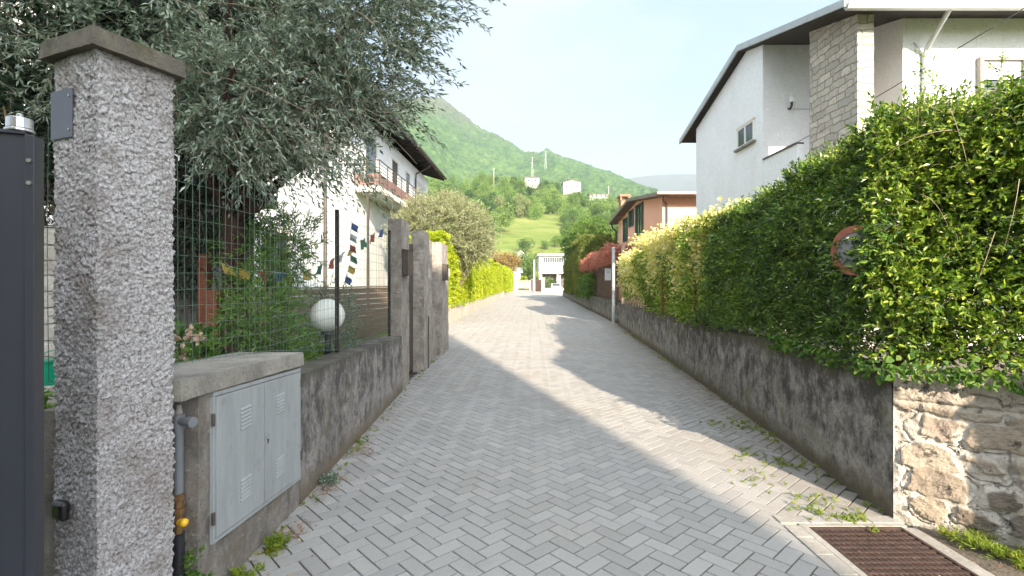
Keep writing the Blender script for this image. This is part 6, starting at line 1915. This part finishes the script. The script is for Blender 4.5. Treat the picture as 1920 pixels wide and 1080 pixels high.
SINGLE = [(985, 150, "mid", 0, .95, .85, "round dark green tree alone in the middle of the meadow"),
          (938, 178, "bright", 0, 1.55, 1.0, "large rounded light green tree at the left edge of the meadow"),
          (925, 168, "bright", 1, 1.25, 1.0, "tall light green tree against the olive bush, left of the meadow"),
          (990, 120, "bright", 1, .85, .95, "bright green tree right behind the pale pole"),
          (978, 128, "mid", 0, .85, 1.0, "green tree standing left of the pale pole at the end of the lane"),
          (1003, 122, "mid", 1, .85, 1.0, "dark green tree touching the left side of the far white building"),
          (1040, 158, "bright", 0, .75, .8, "light green bush-like tree above the roof of the far white building"),
          (1022, 155, "bright", 0, .6, .8, "small light green tree at the bottom edge of the meadow"),
          (1060, 165, "mid", 1, 1.0, 1.0, "green tree right of the meadow above the clipped hedge"),
          (1085, 170, "mid", 0, 1.3, 1.0, "broad green tree left of the pink house"),
          (1108, 175, "dark", 1, 1.1, 1.0, "dark tree just left of the pink house roof"),
          (1130, 165, "bright", 1, 1.0, 1.0, "light green tree nearest the pink house eave"),
          (962, 132, "pale", 0, .8, .9, "pale yellowish tree over the far end of the yellow-green hedge")]
for a in SINGLE: hill_tree(*a)
kinds = ["bright", "mid", "dark", "pale"]
for k in range(230):
    y = r5.uniform(193, 305)
    px = r5.uniform(780, 1290)
    x = (px - 960) / 946 * y
    if abs(px - 985) < 60 and y < 205: continue
    nn_ = vnoise(np.array([[x * .03, y * .03, 0]]), 3)[0]
    kd = kinds[int(np.clip((nn_ * .5 + .5) * 3 + r5.normal(0, .9), 0, 3.99))]
    if abs(px - 1072) < 24 and 286 < y < 310 or abs(px - 997) < 16 and 284 < y < 308 or abs(px - 1122) < 20 and 283 < y < 305: continue
    hill_tree(px, y, kd, int(r5.integers(0, 2)), r5.uniform(.7, 1.25), r5.uniform(.85, 1.15))
for kd in kinds:
    for v in (0, 1):
        if (kd, v) not in used: hill_tree(r5.uniform(1000, 1200), r5.uniform(240, 280), kd, v, 1)
same = {}
for o in bpy.data.objects:
    if o.name.startswith("hillside_tree") and o.get("label"): same.setdefault(o["label"], []).append(o)
ORD = ["leftmost", "second from left", "third from left", "fourth from left", "fifth from left", "sixth from left", "seventh from left", "eighth from left", "ninth from left", "tenth from left", "eleventh from left", "twelfth from left"]
for lab_, obs_ in same.items():
    if len(obs_) > 1:
        for k, o in enumerate(sorted(obs_, key=lambda q: q.location.x / q.location.y)): o["label"] = lab_ + ", " + ORD[min(k, 11)]
# the rest of the wood reads as one mass
wd = MB()
rw = np.random.default_rng(71)
for k in range(420):
    y = rw.uniform(205, 330); px = rw.uniform(700, 1420); x = (px - 960) / 946 * y; s = rw.uniform(.7, 1.3)
    if (abs(px - 1072) < 28 or abs(px - 997) < 22 or abs(px - 1122) < 26) and y > 270: continue
    z = hz_(x, y)
    c = (x, y, z + 3.4 * s)
    P, N = ellipsoid_pts(260, c, (2.9 * s, 2.9 * s, 3.3 * s), .8, rw)
    leaf_mesh(wd, P, N + rw.normal(size=P.shape) * .6, .62, .42, rw, up=.8, oval=False)
tag(wd.build("woodland", leafmat("woodland_leaf", [(0.08, 0.16, 0.045), (0.12, 0.22, 0.05), (0.18, 0.27, 0.07), (0.26, 0.30, 0.12)], .3, .6, .6, .05)), "mixed spring woodland covering the near hillside", "woodland", kind="stuff")

# ---- weeds, moss and litter at the wall feet
def weeds(nm, label, pts, r, leaf=(.05, .010), nl=9, mat=L_WEED, h=.08, kind="stuff"):
    lv = MB(); P = np.array(pts, float); n = len(P)
    D = np.array([0, 0, 1.0]) + r.normal(size=(n, 3)) * .6
    sprigs(lv, P, D, h * r.uniform(.5, 1.4, n), nl, leaf[0], leaf[1], .9, .35, r, True)
    return tag(lv.build(nm, mat), label, "weeds", kind=kind)
r6 = np.random.default_rng(81)
pts = []
for k in range(420):
    y = 3.45 + 14 * r6.uniform() ** 1.6
    if vnoise(np.array([[y * 1.3, 0, 0]]), 5)[0] < .05 and r6.uniform() < .85: continue
    pts.append((2.50 + .0925 * (y - 3.34) - abs(r6.normal(0, .07)), y, .0))
for cx_, cy2, n, sd in ((1.98, 4.0, 16, .09), (2.18, 3.62, 20, .06), (2.38, 4.35, 34, .09), (2.12, 4.6, 18, .1), (2.05, 3.42, 20, .05), (2.25, 3.33, 30, .05), (2.45, 5.6, 40, .12)):
    pts += [(cx_ + r6.normal(0, sd * 1.3), cy2 + r6.normal(0, sd), 0) for _ in range(n)]
weeds("weeds", "scattered grass and weeds at the foot of the right wall", pts, r6, (.032, .007), 7, L_WEED, .032)
pts = [(2.62 + abs(r6.normal(0, .10)) + max(0, (3.1 - y) * .45), y, .02) for y in r6.uniform(1.6, 3.12, 420)]
weeds("grass_strip", "strip of grass and weeds between drain grate and stone wall", pts, r6, (.038, .007), 8, L_WEED, .045)
pts = []
for k in range(340):
    y = 2.5 + 9 * r6.uniform() ** 1.5
    if vnoise(np.array([[y * 1.9, 7, 0]]), 5)[0] < .1 and r6.uniform() < .8: continue
    pts.append((-1.48 - .021 * (y - 3.6) + abs(r6.normal(0, .05)), y, 0))
weeds("weeds", "thin weeds and moss along the foot of the left wall", pts, r6, (.035, .009), 7, L_WEED, .04)
for (x, y, s, lab) in ((-1.40, 2.98, .075, "small bright green weed tuft below the second cabinet door"), (-1.44, 2.62, .055, "tiny yellow-green weed tuft below the first cabinet door"), (-1.43, 3.95, .085, "dry olive weed tuft at the foot of the low wall near the cabinet")):
    t = thing("weed_tuft", lab, "weed", (x, y, 0))
    lv = MB(); P = np.array([x, y, .0]) + np.abs(r6.normal(size=(46, 3))) * np.array([s * .35, s * .45, s * .15]) * np.where(r6.uniform(size=(46, 3)) < .5, -1, 1) * np.array([1, 1, 0]) + np.array([0, 0, .0])
    sprigs(lv, P, np.array([.1, -.1, 1]) + r6.normal(size=(46, 3)) * .55, s * r6.uniform(.7, 1.5, 46), 10, .022, .011, .9, .15, r6, True)
    lv.build("foliage", L_WEED if s != .085 else L_OLIVE, t)
pts = [(-1.53 + r6.normal(0, .045), 2.38 + r6.normal(0, .03), .02 + abs(r6.normal(0, .13))) for _ in range(90)]
weeds("creeper", "small-leaved green creeper climbing around the gas pipe", pts, r6, (.024, .016), 6, L_GARDEN, .06, kind="stuff")
# fallen leaves
def litter(nm, label, clusters, r, size=.022):
    mb = MB()
    for cx_, cy2, sx, sy, n in clusters:
        P = np.stack([cx_ + r.normal(0, sx, n), cy2 + r.normal(0, sy, n), np.full(n, .006) + r.uniform(0, .012, n)], 1)
        D = r.normal(size=(n, 3)); D[:, 2] *= .15
        leaf_mesh(mb, P, D, size * r.uniform(.5, 1.4, n), size * .5 * r.uniform(.6, 1.3, n), r, up=2.5, fold=.1, oval=True, curl=-.2)
    tag(mb.build(nm, L_DRY), label, "fallen leaves", kind="stuff")
litter("leaf_litter", "brown and pinkish fallen leaves along the left wall", [(-1.38, 3.15, .05, .08, 110), (-1.40, 3.85, .05, .13, 150), (-1.42, 4.75, .06, .14, 130), (-1.30, 4.6, .06, .1, 50), (-1.45, 5.8, .05, .5, 60), (-1.3, 3.4, .12, .5, 40), (-1.46, 2.7, .03, .2, 60)], r6)
litter("leaf_litter", "sparse fallen leaves and petals on the right side of the lane", [(2.3, 4.5, .15, 1.0, 60), (2.6, 6, .1, 1.6, 60), (1.9, 3.6, .2, .3, 20), (2.75, 2.9, .15, .3, 90), (.5, 6, 1.2, 3, 26)], r6, .016)
